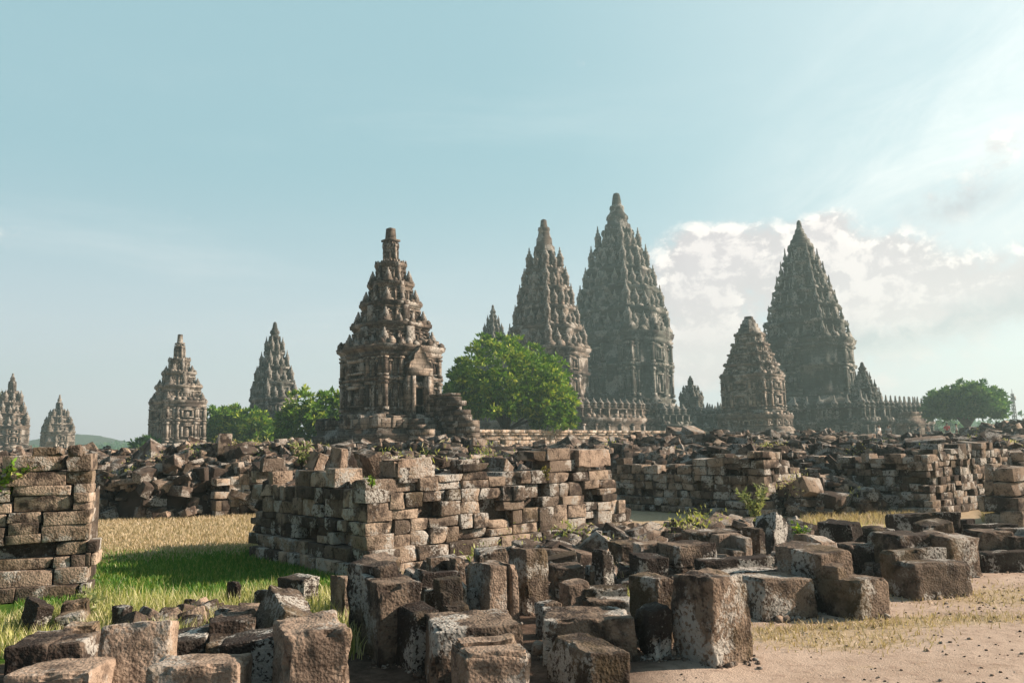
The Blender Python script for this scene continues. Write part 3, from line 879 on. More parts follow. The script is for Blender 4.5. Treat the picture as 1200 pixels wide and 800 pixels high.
def relief(mb, w_, steps, z0, z1, rng, unit, niche=True):
    """pilasters at the ends of every wall strip and framed niches between them"""
    P = ring(w_, steps); n_ = len(P)
    for i in range(n_):
        a = P[i]; b = P[(i + 1) % n_]; L = np.linalg.norm(b - a)
        if L < unit * 1.3: continue
        dirv = (b - a) / L; nrm = np.array((dirv[1], -dirv[0])); ang = math.atan2(dirv[1], dirv[0]); h = z1 - z0
        pw = unit * .34
        k = max(1, round(L / (unit * 2.4)))
        for t in range(k + 1):
            tt = min(max(t * L / k, pw * .6), L - pw * .6)
            c = a + dirv * tt + nrm * pw * .22
            mb.box((c[0], c[1], (z0 + z1) / 2), (pw, pw * .8, h - .004), ang, tone=rng.uniform(.3, 1))
            mb.box((c[0], c[1], z1 - h * .07), (pw * 1.45, pw * 1.15, h * .09), ang, tone=rng.uniform(.3, 1))
            mb.box((c[0], c[1], z0 + h * .06), (pw * 1.45, pw * 1.15, h * .10), ang, tone=rng.uniform(.3, 1))
        for t in range(k):
            seg = L / k
            c0 = a + dirv * (t + .5) * seg
            nw = (seg - pw * 1.6) * .62
            if nw < unit * .25 or not niche: continue
            nh = h * .62; fr = nw * .16
            for sgn in (-1, 1):
                c = c0 + dirv * sgn * nw / 2 + nrm * fr * .3
                mb.box((c[0], c[1], z0 + h * .12 + nh / 2), (fr, fr * 2.4, nh), ang, tone=rng.uniform(.4, 1))
            c = c0 + nrm * fr * .35
            mb.box((c[0], c[1], z0 + h * .12 + nh + fr * .5), (nw * 1.25, fr * 2.8, fr), ang, tone=rng.uniform(.4, 1))
            mb.box((c[0], c[1], z0 + h * .12 + nh + fr * 1.5), (nw * .7, fr * 2.2, fr * .96), ang, tone=rng.uniform(.4, 1))
            mb.box((c[0], c[1], z0 + h * .12 + fr * .3), (nw * 1.2, fr * 2.6, fr * .6), ang, tone=rng.uniform(.4, 1))
            c = c0 + nrm * fr * .12      # carved figure filling the niche
            mb.box((c[0], c[1], z0 + h * .12 + nh * .42), (nw * .42, fr * 1.4, nh * .72), ang, tone=rng.uniform(.0, .5))
            mb.box((c[0], c[1], z0 + h * .12 + nh * .84), (nw * .22, fr * 1.2, nh * .14), ang, tone=rng.uniform(.0, .5))

def lathe_mesh(name, prof_, seg, mat, square=0):
    mb = MB(); V = []; q = []
    for k, (r_, z) in enumerate(prof_):
        for i in range(seg):
            a = 2 * math.pi * (i + .5) / seg
            rr = r_
            if k < square: rr = r_ / max(abs(math.cos(a)), abs(math.sin(a)))
            V.append((rr * math.cos(a), rr * math.sin(a), z))
    for k in range(len(prof_) - 1):
        for i in range(seg):
            j = (i + 1) % seg
            q.append((k * seg + i, k * seg + j, (k + 1) * seg + j, (k + 1) * seg + i))
    mb.add(V, q)
    return mb.mesh(name, mat)
RATNA = [(.48, 0), (.48, .09), (.36, .10), (.36, .17), (.45, .18), (.46, .24), (.40, .25), (.43, .47), (.47, .48), (.46, .54), (.34, .60), (.24, .63), (.30, .64), (.28, .70), (.17, .72), (.14, .80), (.18, .81), (.09, .85), (.06, .97), (.0, 1.0)]
STACK = [(.52, 0), (.52, .16), (.42, .18), (.46, .30), (.36, .33), (.40, .45), (.29, .48), (.32, .60), (.20, .64), (.22, .74), (.12, .79), (.10, .93), (0, 1.0)]
SPIKE = [(.34, 0), (.34, .10), (.26, .12), (.24, .2), (.34, .25), (.36, .34), (.28, .44), (.18, .48), (.22, .53), (.13, .58), (.10, .75), (.07, .93), (.0, 1.0)]

def pin_points(w_, steps, n_, rng):
    """pinnacle places round a square ledge: corners plus evenly along the sides, following the projection"""
    pts = []
    for k in range(4):
        c, s_ = [(1, 0), (0, 1), (-1, 0), (0, -1)][k]
        for i in range(n_):
            y = -1 + 2 * i / n_
            x = 1.0
            for m_, p_ in steps:
                if abs(y) < m_ + 1e-6: x = 1 + p_
            pts.append(((x * c - y * s_) * w_, (x * s_ + y * c) * w_, abs(y) > .99, abs(y) < .12))
    return pts

def temple(label, px, d, ybase, ybody, ycor, wpx, roof, nt, z0=0.0, steps=((.52, .10),), mat=None, seed=1, pins=(6, 5, 4, 3, 2), pin_shape=RATNA, pin_scale=1.0, pin_fat=.27,
           finial=None, crumble=.25, terrace=None, midband=.52, rot=45, fin=None, wallk=.06, stairs_at=None, porch=False, group=None, unit=None, top_flat=False, body_slim=1.0):
    rng = np.random.default_rng(seed)
    mat = mat or M_TEMPLE
    s = d / F
    X, Y = (rect(px, ycor - 40)[0] - 600) * s, d
    root = thing('temple', label, 'temple', (X, Y, z0), R(rot), group)
    Z = lambda y: zat(y, d, px) - z0
    steps = [tuple(t) for t in steps]
    zc, zb = Z(ycor), Z(ybody)
    W = wpx * s / 2.83 / 0.99
    unit = unit or W * .22
    # --- base
    mb = MB()
    zlo = min(Z(ybase), 0.0) if Z(ybase) < 0.4 else 0.0
    hb = zb - zlo
    bw = W * 1.16 * body_slim
    loft(mb, [(zlo - .3, bw * 1.10), (zlo + hb * .30, bw * 1.10), (zlo + hb * .32, bw * 1.04), (zlo + hb * .42, bw * 1.07), (zlo + hb * .50, bw * 1.02), (zlo + hb * .55, bw * .97), (zlo + hb * .72, bw * .97), (zlo + hb * .75, bw * 1.03), (zlo + hb * .84, bw * 1.05), (zlo + hb * .9, bw * .98), (zlo + hb * .95, W * .99 * body_slim), (zlo + hb * .999, W * .99 * body_slim)], steps, .4)
    edge_blocks(mb, bw * 1.03, steps, zlo + hb * .84, unit * .5, unit * .8, rng, .7 * crumble * 3, unit * .5)
    if hb > unit * 3: relief(mb, bw * .97, steps, zlo + hb * .55, zlo + hb * .72, rng, unit * .8)
    mb.obj('base', mat, root)
    # --- body in two registers
    mb = MB()
    bs = W * .955 * body_slim
    zm = zb + (zc - zb) * midband; H = zc - zb
    loft(mb, [(zb, bs * 1.04), (zb + H * .06, bs * 1.04), (zb + H * .08, bs), (zm - H * .03, bs), (zm - H * .025, bs * 1.05), (zm + H * .03, bs * 1.06), (zm + H * .035, bs), (zc - H * .17, bs)], steps, .5)
    relief(mb, bs, steps, zb + H * .081, zm - H * .03, rng, unit)
    relief(mb, bs, steps, zm + H * .035, zc - H * .17, rng, unit)
    for zz in (zb + H * .02, zm - H * .01):
        edge_blocks(mb, bs * 1.07, steps, zz, H * .03, unit * .7, rng, .6, unit * .25)
    mb.obj('body', mat, root)
    # --- cornice
    mb = MB()
    loft(mb, [(zc - H * .17, bs), (zc - H * .15, bs * 1.05), (zc - H * .12, bs * 1.06), (zc - H * .115, bs * 1.02), (zc - H * .08, bs * 1.05), (zc - H * .06, W * 1.02), (zc - H * .0, W * 1.04), (zc + H * .005, W * .8)], steps, .55)
    edge_blocks(mb, W * 1.035, steps, zc, H * .10, unit * .75, rng, .8, unit * .4, tri=True)
    edge_blocks(mb, W * 1.0, steps, zc, H * .09, unit * .6, rng, crumble * 2.2, unit * .5, inset=unit * .3)
    mb.obj('cornice', mat, root)
    # --- roof tiers
    ry = [p[0] for p in roof]; rw = [p[1] for p in roof]
    rz_ = [Z(v) for v in ry]
    ztip = Z(ry[-1] if not fin else fin[-1][0])
    def halfw(z):
        return float(np.interp(z, rz_, rw)) * s / 2.83 / 0.99
    zt = Z(roof[-2][0]) if not fin else Z(fin[0][0])
    fr = np.linspace(0, 1, nt + 1) ** .93
    zs = zc + (zt - zc) * fr
    pm_ = lathe_mesh('pinnacle', pin_shape, 8, mat, 2)
    plist = []
    for k in range(nt):
        za, zb_ = zs[k], zs[k + 1]; h = zb_ - za
        wo_ = min(halfw(za + h * .30), W * .98)
        wi = halfw(zb_ + h * .22)
        wall = wi * .96 + (wo_ - wi) * wallk
        mb = MB()
        co = max(wi * 1.02, wall * 1.10)
        loft(mb, [(za - h * .05, wall * 1.06), (za + h * .07, wall * 1.06), (za + h * .08, wall), (za + h * .58, wall), (za + h * .585, wall * 1.045), (za + h * .66, wall * 1.05), (za + h * .665, wall * 1.0), (za + h * .74, wall * 1.0), (za + h * .76, (wall + co) / 2), (za + h * .82, (wall + co) / 2), (za + h * .825, co), (za + h * .985, co * 1.01), (za + h * 1.0, co * .98), (za + h * 1.005, wall * .7)], steps, .5)
        u2 = min(unit * .8, wall * .3)
        relief(mb, wall, steps, za + h * .081, za + h * .58, rng, u2)
        edge_blocks(mb, co, steps, za + h, h * .15, u2 * .8, rng, .75, u2 * .4, tri=True)
        if crumble: edge_blocks(mb, wall * 1.04, steps, za + h * .7, h * .2, u2, rng, crumble, u2 * .5)
        # projecting central bay of each side carries a small shrine front
        for q in range(4):
            c, s__ = [(1, 0), (0, 1), (-1, 0), (0, -1)][q]
            rr = wall * (1 + steps[-1][1]) + (wo_ - wall) * .25
            bwid = wall * .36
            mb.box((rr * c, rr * s__, za + h * .42), (abs(c) * (wo_ - wall) * .7 + abs(s__) * bwid + .02, abs(s__) * (wo_ - wall) * .7 + abs(c) * bwid + .02, h * .80), 0, tone=rng.uniform(.2, .8))
            mb.box((rr * c, rr * s__, za + h * .88), (abs(c) * (wo_ - wall) * .5 + abs(s__) * bwid * .62 + .02, abs(s__) * (wo_ - wall) * .5 + abs(c) * bwid * .62 + .02, h * .26), 0, tone=rng.uniform(.2, .8))
        mb.obj('roof_tier', mat, root)
        if pins and k < len(pins) and pins[k]:
            wp = wo_ * .93 - (wo_ - wall) * .18
            for (x, y, corner, mid) in pin_points(wp, steps, pins[k], rng):
                hh = h * (.74 if not corner else 1.16) * pin_scale * rng.uniform(.93, 1.05)
                rad = min((wo_ - wall) * .9 + h * .05, 2 * wp / pins[k] * .42, hh * pin_fat)
                if mid: hh *= 1.2
                plist.append((x, y, za, rad, hh))
    # --- crowning finial
    mb = MB()
    wt = halfw(zt) * 1.0
    hf = ztip - zt
    if finial == 'block':
        loft(mb, [(zt - .05, wt * 1.0), (zt + hf * .16, wt * 1.0), (zt + hf * .18, wt * 1.35), (zt + hf * .30, wt * 1.35), (zt + hf * .34, wt * .8), (zt + hf * .40, wt * .78), (zt + hf, wt * .66)], [], .4)
    elif top_flat:
        loft(mb, [(Z(y_) - (.05 if i_ == 0 else 0), w_ * s / 2.83) for i_, (y_, w_) in enumerate(fin)], [(.5, .06)], .4)
    else:
        r0 = wt * 1.15
        pr = [(w_ * s / 2 / r0, (Z(y_) - zt) / hf) for y_, w_ in fin] if fin else [(1.0, 0), (1.0, .12), (.8, .14), (.75, .22), (.95, .28), (.98, .36), (.85, .46), (.6, .52), (.66, .57), (.5, .62), (.42, .8), (.34, .93), (.12, 1.0), (0, 1.0)]
        V = []; q = []
        for (r_, z) in pr:
            for i in range(12):
                a = 2 * math.pi * i / 12; V.append((r_ * r0 * math.cos(a), r_ * r0 * math.sin(a), zt - .02 + z * hf))
        for k in range(len(pr) - 1):
            for i in range(12):
                j = (i + 1) % 12; q.append((k * 12 + i, k * 12 + j, (k + 1) * 12 + j, (k + 1) * 12 + i))
        mb.add(V, q, tone=.3)
    mb.obj('finial', mat, root)
    # --- terrace with its balustrade
    if terrace:
        T, yt, yp = terrace['half'], terrace['ytop'], terrace['ywall']
        zt_, zp = Z(yt), Z(yp)
        mb = MB()
        loft(mb, [(-.3, T * 1.03), (zt_ * .25, T * 1.03), (zt_ * .28, T), (zt_ * .8, T), (zt_ * .86, T * 1.025), (zt_, T * 1.03), (zt_ + .01, T * .3)], [(.6, .05)], .5)
        relief(mb, T, [(.6, .05)], zt_ * .29, zt_ * .79, rng, 1.1, niche=False)
        edge_blocks(mb, T * 1.03, [(.6, .05)], zt_, .5, .9, rng, .8, .5, tri=True)
        mb.obj('terrace', mat, root)
        mb = MB()
        loft(mb, [(zt_, T * .985), (zp * .93 + zt_ * .07, T * .985), (zp * .95 + zt_ * .05, T * 1.0), (zp, T * 1.0), (zp + .005, T * .92), (zt_ + .02, T * .92)], [(.6, .05)], .6, cap=False)
        relief(mb, T * .985, [(.6, .05)], zt_ + .05, zp * .93 + zt_ * .07, rng, .8, niche=False)
        mb.obj('balustrade', mat, root)
        for (x, y, corner, mid) in pin_points(T * .96, [(.6, .05)], terrace['n'], rng):
            hh = terrace['ph'] * (1.0 if not corner else 1.25)
            plist.append((x, y, zp, min(2 * T / terrace['n'] * .42, hh * .36), hh))
    # --- pinnacles: those turned to the photograph are parts of their own, the rest one part
    ca, sa = math.cos(R(rot)), math.sin(R(rot))
    def facing(p):
        wx, wy = p[0] * ca - p[1] * sa, p[0] * sa + p[1] * ca
        v = Vector((X, Y)).normalized()
        return -(wx * v.x + wy * v.y) / (math.hypot(wx, wy) + 1e-6) + .03 * p[3]
    plist.sort(key=facing, reverse=True)
    nfront = min(96, int(len(plist) * .62) + 1)
    for p in plist[:nfront]:
        o = bpy.data.objects.new('pinnacle', pm_); COL.objects.link(o); o.parent = root
        o.location = (p[0], p[1], p[2] - .02); o.scale = (p[3] * 2.0, p[3] * 2.0, p[4])
    if plist[nfront:]:
        base_v = np.array([v.co[:] for v in pm_.vertices]); base_q = np.array([list(f.vertices) for f in pm_.polygons if len(f.vertices) == 4])
        mb = MB()
        for p in plist[nfront:]:
            mb.add(base_v * np.array((p[3] * 2, p[3] * 2, p[4])) + np.array((p[0], p[1], p[2] - .02)), base_q)
        o = mb.obj('pinnacle', mat, root); o['kind'] = 'stuff'
    if stairs_at:
        for (sx, sy) in stairs_at:
            st = MB(); T_ = terrace['half'] * 1.02; zt_ = Z(terrace['ytop'])
            for q in range(9):
                dd = T_ + .45 * (q + .5); zz = zt_ * (1 - q / 9.0)
                st.box((sx * dd, sy * dd, zz / 2), (2.6 if sx == 0 else .44, 2.6 if sy == 0 else .44, zz), 0, tone=.5)
                for sg in (-1, 1):
                    st.box((sx * dd + (0 if sx else sg * 1.65), sy * dd + (0 if sy else sg * 1.65), (zz + .9) / 2), (.7 if sx == 0 else .445, .7 if sy == 0 else .445, zz + .9), 0, tone=.8)
            st.obj('stair', mat, root)
    info = dict(root=root, W=W, bs=bs, zb=zb, zm=zm, zc=zc, steps=steps, Z=Z, s=s, unit=unit, rng=rng, mat=mat, zlo=zlo, hb=hb)
    return info

# the nearest tower, with its door and stair on the sunlit right face
T1 = temple('nearest brown stone tower with a dark doorway and broken stair on its right', 458, 45, 545, 489, 409, 124,
            [(409, 118), (396, 102), (367, 80), (343, 60), (313, 40), (296, 26), (287, 17), (268, 11)], 5, seed=5,
            pins=(4, 3, 2, 2, 0), pin_scale=.60, pin_fat=.36, wallk=.22, pin_shape=STACK, finial='block', crumble=.75, body_slim=.97, steps=((.54, .10),), unit=.62)
def porch(T):
    root, rng, bs, zb, zm, H = T['root'], T['rng'], T['bs'], T['zb'], T['zm'], T['zc'] - T['zb']
    y0 = -bs * 1.16          # local -Y is the sunlit right face
    dw, dh, pd = .74, (zm - zb) * 1.08, .42
    mb = MB()
    for sgn in (-1, 1):
        mb.box((sgn * (dw / 2 + .26), y0 - pd / 2, zb + dh / 2), (.5, pd, dh), 0, tone=.7)
        mb.box((sgn * (dw / 2 + .16), y0 - pd - .05, zb + dh / 2), (.2, .14, dh * .96), 0, tone=.9)
    mb.box((0, y0 - pd / 2, zb + dh + .20), (dw + .9, pd + .12, .40), 0, tone=.8)
    # gabled pediment over the lintel
    zg, wg, hg = zb + dh + .40, (dw + .8) / 2, 1.25
    f0, f1 = y0 - pd * 1.02, y0 + .1
    outl = [(-wg, 0), (wg, 0), (wg * .92, .32), (wg * .62, .42), (wg * .5, .78), (wg * .2, .95), (0, hg), (-wg * .2, .95), (-wg * .5, .78), (-wg * .62, .42), (-wg * .92, .32)]
    n_o = len(outl)
    Vg = [(x, f0, zg + z) for x, z in outl] + [(x, f1, zg + z) for x, z in outl] + [(0, f0, zg + .4)]
    mb.add(Vg, [(k, (k + 1) % n_o, (k + 1) % n_o + n_o, k + n_o) for k in range(n_o)], [(k, (k + 1) % n_o, 2 * n_o) for k in range(n_o)], tone=.75)
    mb.box((0, y0 - pd / 2, zb - .06), (dw + 1.3, pd + .3, .12), 0, tone=.6)
    p = mb.obj('porch', T['mat'], root)
    dm = MB(); dm.box((0, y0 - .06, zb + dh / 2 - .01), (dw - .01, .1, dh - .03)); 
    d = dm.obj('doorway', plain('door_void', (0.012, 0.010, 0.009), 1), root)  # near-black panel: the shade inside the opening is put into its colour
    # stair: solid flight with cheek walls stepping down outwards
    st = MB()
    n_ = 9; run = .30; zt = zb - .12
    for i in range(n_):
        zz = zt - (i + 0.0) * zt / n_
        st.box((0, y0 - pd - .15 - run * (i + .5), zz / 2 - .02 * 0), (1.0, run * .995, zz), 0, tone=rng.uniform(.3, 1))
    st.obj('stair', T['mat'], root)
    for sgn in (-1, 1):
        ck = MB()
        tops = [zb + 1.0, zb + 1.0, zb + 1.0, zb + .95, zb + .15, zb - .35] if sgn > 0 else [zb - .25, zb - .3, zb - .9, zb - 1.25]
        segL = .58; total = segL * len(tops); zc_ = 0.0; row = 0
        ytop_ = lambda t: tops[min(int(t / segL), len(tops) - 1)]
        while zc_ < max(tops):
            hh = rng.uniform(.24, .34); t = -.2 if row % 2 else 0.0
            while t < total:
                L = rng.uniform(.5, .95); L = min(L, total - t + .02)
                if ytop_(min(max(t + L * .5, 0), total - .01)) > zc_ + hh * .5 and L > .12:
                    ck.box((sgn * (.86 + rng.normal(0, .012)), y0 - .3 - t - L / 2, zc_ + hh / 2), (.66 + rng.normal(0, .02), L * .985, hh * .98), 0, tone=rng.uniform(0, 1))
                t += L
            zc_ += hh; row += 1
        if sgn > 0: ck.box((sgn * .86, y0 - 1.3, zb + 1.07), (.76, 1.9, .12), 0, tone=.8)
        ck.obj('stair_cheek', T['mat'], root)
porch(T1)
# broken round antefix stones and blocks round its plinth are part of its base
bm_ = MB()
for i in range(46):
    t = T1['rng'].uniform(-1, 1); sd = i % 2
    w_ = T1['W'] * 1.30
    hgt = T1['rng'].uniform(.25, .75)
    x, y = ((-w_, t * w_) if sd else (t * w_, -w_))
    V, Q = stone_pts((T1['rng'].uniform(.4, .7), T1['rng'].uniform(.35, .6), hgt), T1['rng'], 4, .04, .06, .02, 2, .25)
    bm_.add(V + np.array((x, y, T1['hb'] * .82 + T1['zlo'] + hgt * .4)), Q, tone=T1['rng'].uniform(0, 1))
bm_.obj('broken_parapet', M_TEMPLE, T1['root'])
pb = MB(); w_ = T1['W'] * 1.38
loft(pb, [(-.2, w_ * 1.06), (T1['hb'] * .45, w_ * 1.06), (T1['hb'] * .48, w_ * 1.0), (T1['hb'] * .58, w_ * 1.0), (T1['hb'] * .60, w_ * 1.05), (T1['hb'] * .70, w_ * 1.07), (T1['hb'] * .72, w_ * 1.0), (T1['hb'] * .80, w_ * 1.0), (T1['hb'] * .805, w_ * .5)], [], .4)
pb.obj('plinth', M_TEMPLE, T1['root'])

temple('pale grey weathered tower left of the rounded shrubs, square upper finial', 210, 87, 535, 519, 470, 67,
       [(470, 67), (458, 56), (442, 46), (428, 30), (412, 18), (406, 9), (392, 7)], 4, seed=8, pins=(2, 2, 1, 0), pin_scale=.5, pin_fat=.40, wallk=.28, pin_shape=STACK, finial='block', crumble=.7, mat=M_TEMPLE_P, unit=.75)
temple('brown tower cut off by the left edge of the photo', 14, 131, 535, 522, 499, 46,
       [(499, 46), (485, 38), (470, 27), (457, 16), (447, 7), (437, 4)], 4, seed=9, pins=(3, 3, 2, 0), crumble=.5, unit=1.0)
temple('smallest grey tower before the far hills on the left', 70, 150, 535, 530, 506, 40,
       [(506, 40), (495, 33), (486, 24), (478, 13), (472, 6), (462, 4)], 4, seed=10, pins=(3, 2, 2, 0), crumble=.5, mat=M_TEMPLE_P, unit=1.1)
temple('slender dark tower ringed with pinnacles between two green trees on the left', 321, 110, 530, 520, 487, 57,
       [(487, 60), (470, 58), (452, 50), (430, 38), (410, 24), (396, 14), (377, 7)], 5, seed=11, pins=(5, 4, 3, 3, 2), pin_scale=1.0, crumble=.2, mat=M_TEMPLE_D, unit=.9)
temple('thin dark tower tip peeping over the big round tree', 578, 132, 530, 480, 425, 44,
       [(425, 44), (408, 37), (392, 26), (380, 17), (370, 9), (357, 5)], 5, z0=1.2, seed=12, pins=(4, 3, 3, 2, 2), crumble=.2, mat=M_TEMPLE_D, unit=1.2)
temple('brown many-tiered great tower with balustraded terrace right of the round tree', 640, 109, 505, 472, 410, 101,
       [(410, 101), (392, 89), (362, 72), (330, 54), (303, 38), (292, 24), (281, 17), (257, 8)], 5, z0=1.2, seed=13, pins=(5, 5, 4, 3, 2), pin_fat=.23, crumble=.12, pin_scale=1.08, steps=((.62, .09), (.30, .19)), unit=1.3,
       terrace=dict(half=10.6, ytop=493, ywall=483, n=15, ph=1.35), body_slim=.98, fin=[(296, 26), (290, 25), (288, 20), (280, 19), (278, 16), (271, 13), (270, 15), (267, 14), (266, 9), (258, 7), (257, 3)])
temple('tallest tower of all, grey green and bristling with pinnacles, at the centre right', 727, 141, 505, 474, 393, 119,
       [(393, 120), (365, 108), (345, 97), (320, 80), (300, 66), (282, 50), (266, 35), (240, 14), (226, 9)], 5, z0=1.2, seed=14, pins=(6, 5, 5, 4, 3), pin_fat=.21, pin_shape=RATNA, pin_scale=1.12, crumble=.1, mat=M_TEMPLE_D, steps=((.62, .10), (.30, .20)), unit=1.7,
       terrace=dict(half=12.5, ytop=500, ywall=490, n=13, ph=1.9), fin=[(272, 32), (264, 31), (263, 25), (258, 24), (257, 27), (254, 26), (250, 19), (246, 16), (245, 18), (242, 17), (241, 12), (236, 11), (230, 9), (227, 7), (226, 2)])
temple('small pinnacled shrine at the right foot of the tallest tower', 808, 134, 505, 491, 465, 29,
       [(465, 29), (460, 24), (452, 14), (446, 7), (440, 3)], 3, z0=1.2, seed=15, pins=(3, 2, 0), crumble=.2, mat=M_TEMPLE_D, unit=.9)
T2 = temple('steep great tower with stepped pinnacles at right, its right edge sunlit', 943, 116, 505, 466, 400, 112,
       [(400, 113), (384, 101), (368, 90), (335, 67), (301, 42), (284, 25), (274, 16), (258, 7)], 6, z0=1.2, seed=16, pins=(7, 6, 5, 4, 4, 3), pin_fat=.22, pin_shape=SPIKE, pin_scale=1.0, crumble=.12, mat=M_TEMPLE_D, steps=((.62, .10), (.30, .20)), unit=1.5,
       terrace=dict(half=12.2, ytop=497, ywall=483, n=14, ph=1.7), fin=[(292, 31), (287, 29), (286, 24), (281, 22), (280, 18), (275, 15), (274, 12), (269, 10), (268, 7), (260, 5), (258, 2)], stairs_at=[(-1, 0)])
temple('smaller blunt topped tower standing before the steep right-hand great tower', 879, 95, 510, 481, 440, 75,
       [(440, 74), (424, 60), (404, 44), (390, 34), (378, 24), (371, 14)], 4, z0=1.0, seed=17, pins=(4, 3, 3, 0), pin_scale=.6, crumble=.45, top_flat=True, wallk=.3, fin=[(392, 31), (389, 31), (388.8, 27), (384.5, 26), (384.3, 22), (379.5, 21), (379.3, 17), (375, 15), (374.8, 12), (371, 10)], mat=M_TEMPLE, unit=.95)
temple('gate shrine with a dark portal at the foot of the steep right-hand great tower', 1010, 104, 512, 492, 466, 42,
       [(466, 42), (456, 35), (446, 22), (436, 12), (424, 5)], 3, z0=1.2, seed=18, pins=(3, 2, 2), crumble=.25, pin_shape=SPIKE, mat=M_TEMPLE_D, unit=.8)
# stair wing with tall spikes at the right of the gate shrine
def wing():
    d = 106; X = (rect(1055, 495)[0] - 600) / F * d
    root = thing('balustrade_wing', 'balustraded stair wing topped with a row of spikes, rightmost of the stone buildings', 'balustrade', (X, d, 1.2), R(22))
    rng = np.random.default_rng(3)
    Z = lambda y: zat(y, d, 1055) - 1.2
    mb = MB()
    loft(mb, [(-.3, 2.0), (Z(500), 2.0), (Z(498), 2.3), (Z(494), 2.35), (Z(493), 2.0), (Z(490), 1.95)], [(.6, .05)], .5)
    relief(mb, 2.0, [(.6, .05)], .2, Z(501), rng, .7)
    mb.obj('base', M_TEMPLE, root)
    mb = MB(); loft(mb, [(Z(490), 1.8), (Z(486), 1.8), (Z(485.5), 1.9), (Z(483), 1.9)], [(.6, .05)], .6); mb.obj('parapet', M_TEMPLE, root)
    pm_ = lathe_mesh('spike', SPIKE, 8, M_TEMPLE_D, 2)
    for i in range(5):
        for sd in (0, 1):
            t = -1.6 + 3.2 * i / 4
            o = bpy.data.objects.new('spike', pm_); COL.objects.link(o); o.parent = root
            o.location = (t, -1.6, Z(483) - .03) if sd == 0 else (1.6, t + .4, Z(483) - .03)
            o.scale = (1.0, 1.0, 2.1)
wing()

# ------------------------------------------------------------------ long terrace wall
def enclosure():
    rng = np.random.default_rng(61)
    root = thing('enclosure_wall', 'long sunlit retaining wall with a moulded coping running below the big round tree', 'wall', (0, 0, 0))
    WA = R(55)
    A = np.array((-8.2, 50.0, 0.0)); L = 56.0
    r = np.array((math.cos(WA), math.sin(WA), 0)); l = np.array((-r[1], r[0], 0))
    Rm = rot_np((0, 0, WA))
    mb = MB(); z = 0
    rows = [.34] * 6
    for k, ch in enumerate(rows):
        t = -rng.uniform(0, .4)
        while t < L:
            sl = rng.uniform(.5, 1.0)
            io = rng.normal(0, .025) - (.16 if (k == 4 and rng.random() < .4) else 0)
            if k >= 4 and rng.random() < .10: t += sl; continue
            V, Q = stone_pts((sl * .985, .6, ch * .97), rng, 4, .02, .015, .01, 1, .1)
            mb.add(V @ Rm.T + A + r * (t + sl / 2) + l * (.3 + io) + np.array((0, 0, z + ch / 2)), Q, tone=rng.uniform(.2, 1))
            t += sl
        z += ch
    mb.obj('masonry', M_WALL, root, smooth=True)
    bk = MB(); bk.box(A + r * L / 2 + l * .75 + np.array((0, 0, 1.1)), (L, .7, 2.2), WA, tone=.2); bk.obj('backing', M_WALL, root)
    cp = MB()
    for (h, ext, z_) in ((.16, .08, 2.05), (.20, .0, 2.21), (.16, .16, 2.41), (.24, .24, 2.57)):
        t = 0
        while t < L:
            sl = rng.uniform(1.4, 2.6); sl = min(sl, L - t)
            if sl < .1: break
            cp.box(A + r * (t + sl / 2) + l * (.5 - ext / 2 + rng.normal(0, .008)) + np.array((0, 0, z_ + h / 2)), (sl * .995, 1.0 + ext, h * .99), WA, tone=rng.uniform(.3, 1))
            t += sl
    cp.obj('coping', M_WALL, root)
enclosure()

# ------------------------------------------------------------------ trees and plants
def tube(mb, pts, r0, r1, seg=7, tone=.5):
    pts = [Vector(p) for p in pts]; V = []; q = []
    for i, p in enumerate(pts):
        d_ = (pts[min(i + 1, len(pts) - 1)] - pts[max(i - 1, 0)]).normalized()
        a = d_.orthogonal().normalized(); b = d_.cross(a)
        r_ = r0 + (r1 - r0) * i / (len(pts) - 1)
        for k in range(seg):
            t = 2 * math.pi * k / seg; V.append(p + a * math.cos(t) * r_ + b * math.sin(t) * r_)
    for i in range(len(pts) - 1):
        for k in range(seg):
            j = (k + 1) % seg; q.append((i * seg + k, i * seg + j, (i + 1) * seg + j, (i + 1) * seg + k))
    mb.add([tuple(v) for v in V], q, tone=tone)

def leaves(mb, C, Nn, size, rng, tone, droop=.3, asp=.45):
    """one pointed leaf (two quads folded at the midrib would be too fine to see: one rhomb) per centre"""
    n_ = len(C)
    d = Nn + rng.normal(0, .55, (n_, 3)); d[:, 2] -= droop * rng.random(n_); d /= np.linalg.norm(d, axis=1, keepdims=True)
    a = np.cross(d, rng.normal(size=(n_, 3))); a /= np.linalg.norm(a, axis=1, keepdims=True)
    s = size * rng.uniform(.65, 1.25, (n_, 1))
    b = np.cross(d, a)
    V = np.stack([C - d * s * .1, C + d * s * .45 + a * s * asp * .5 + b * s * .06, C + d * s, C + d * s * .45 - a * s * asp * .5 + b * s * .06], 1).reshape(-1, 3)
    mb.add(V, np.arange(n_ * 4).reshape(-1, 4), tone=np.repeat(tone, 4))

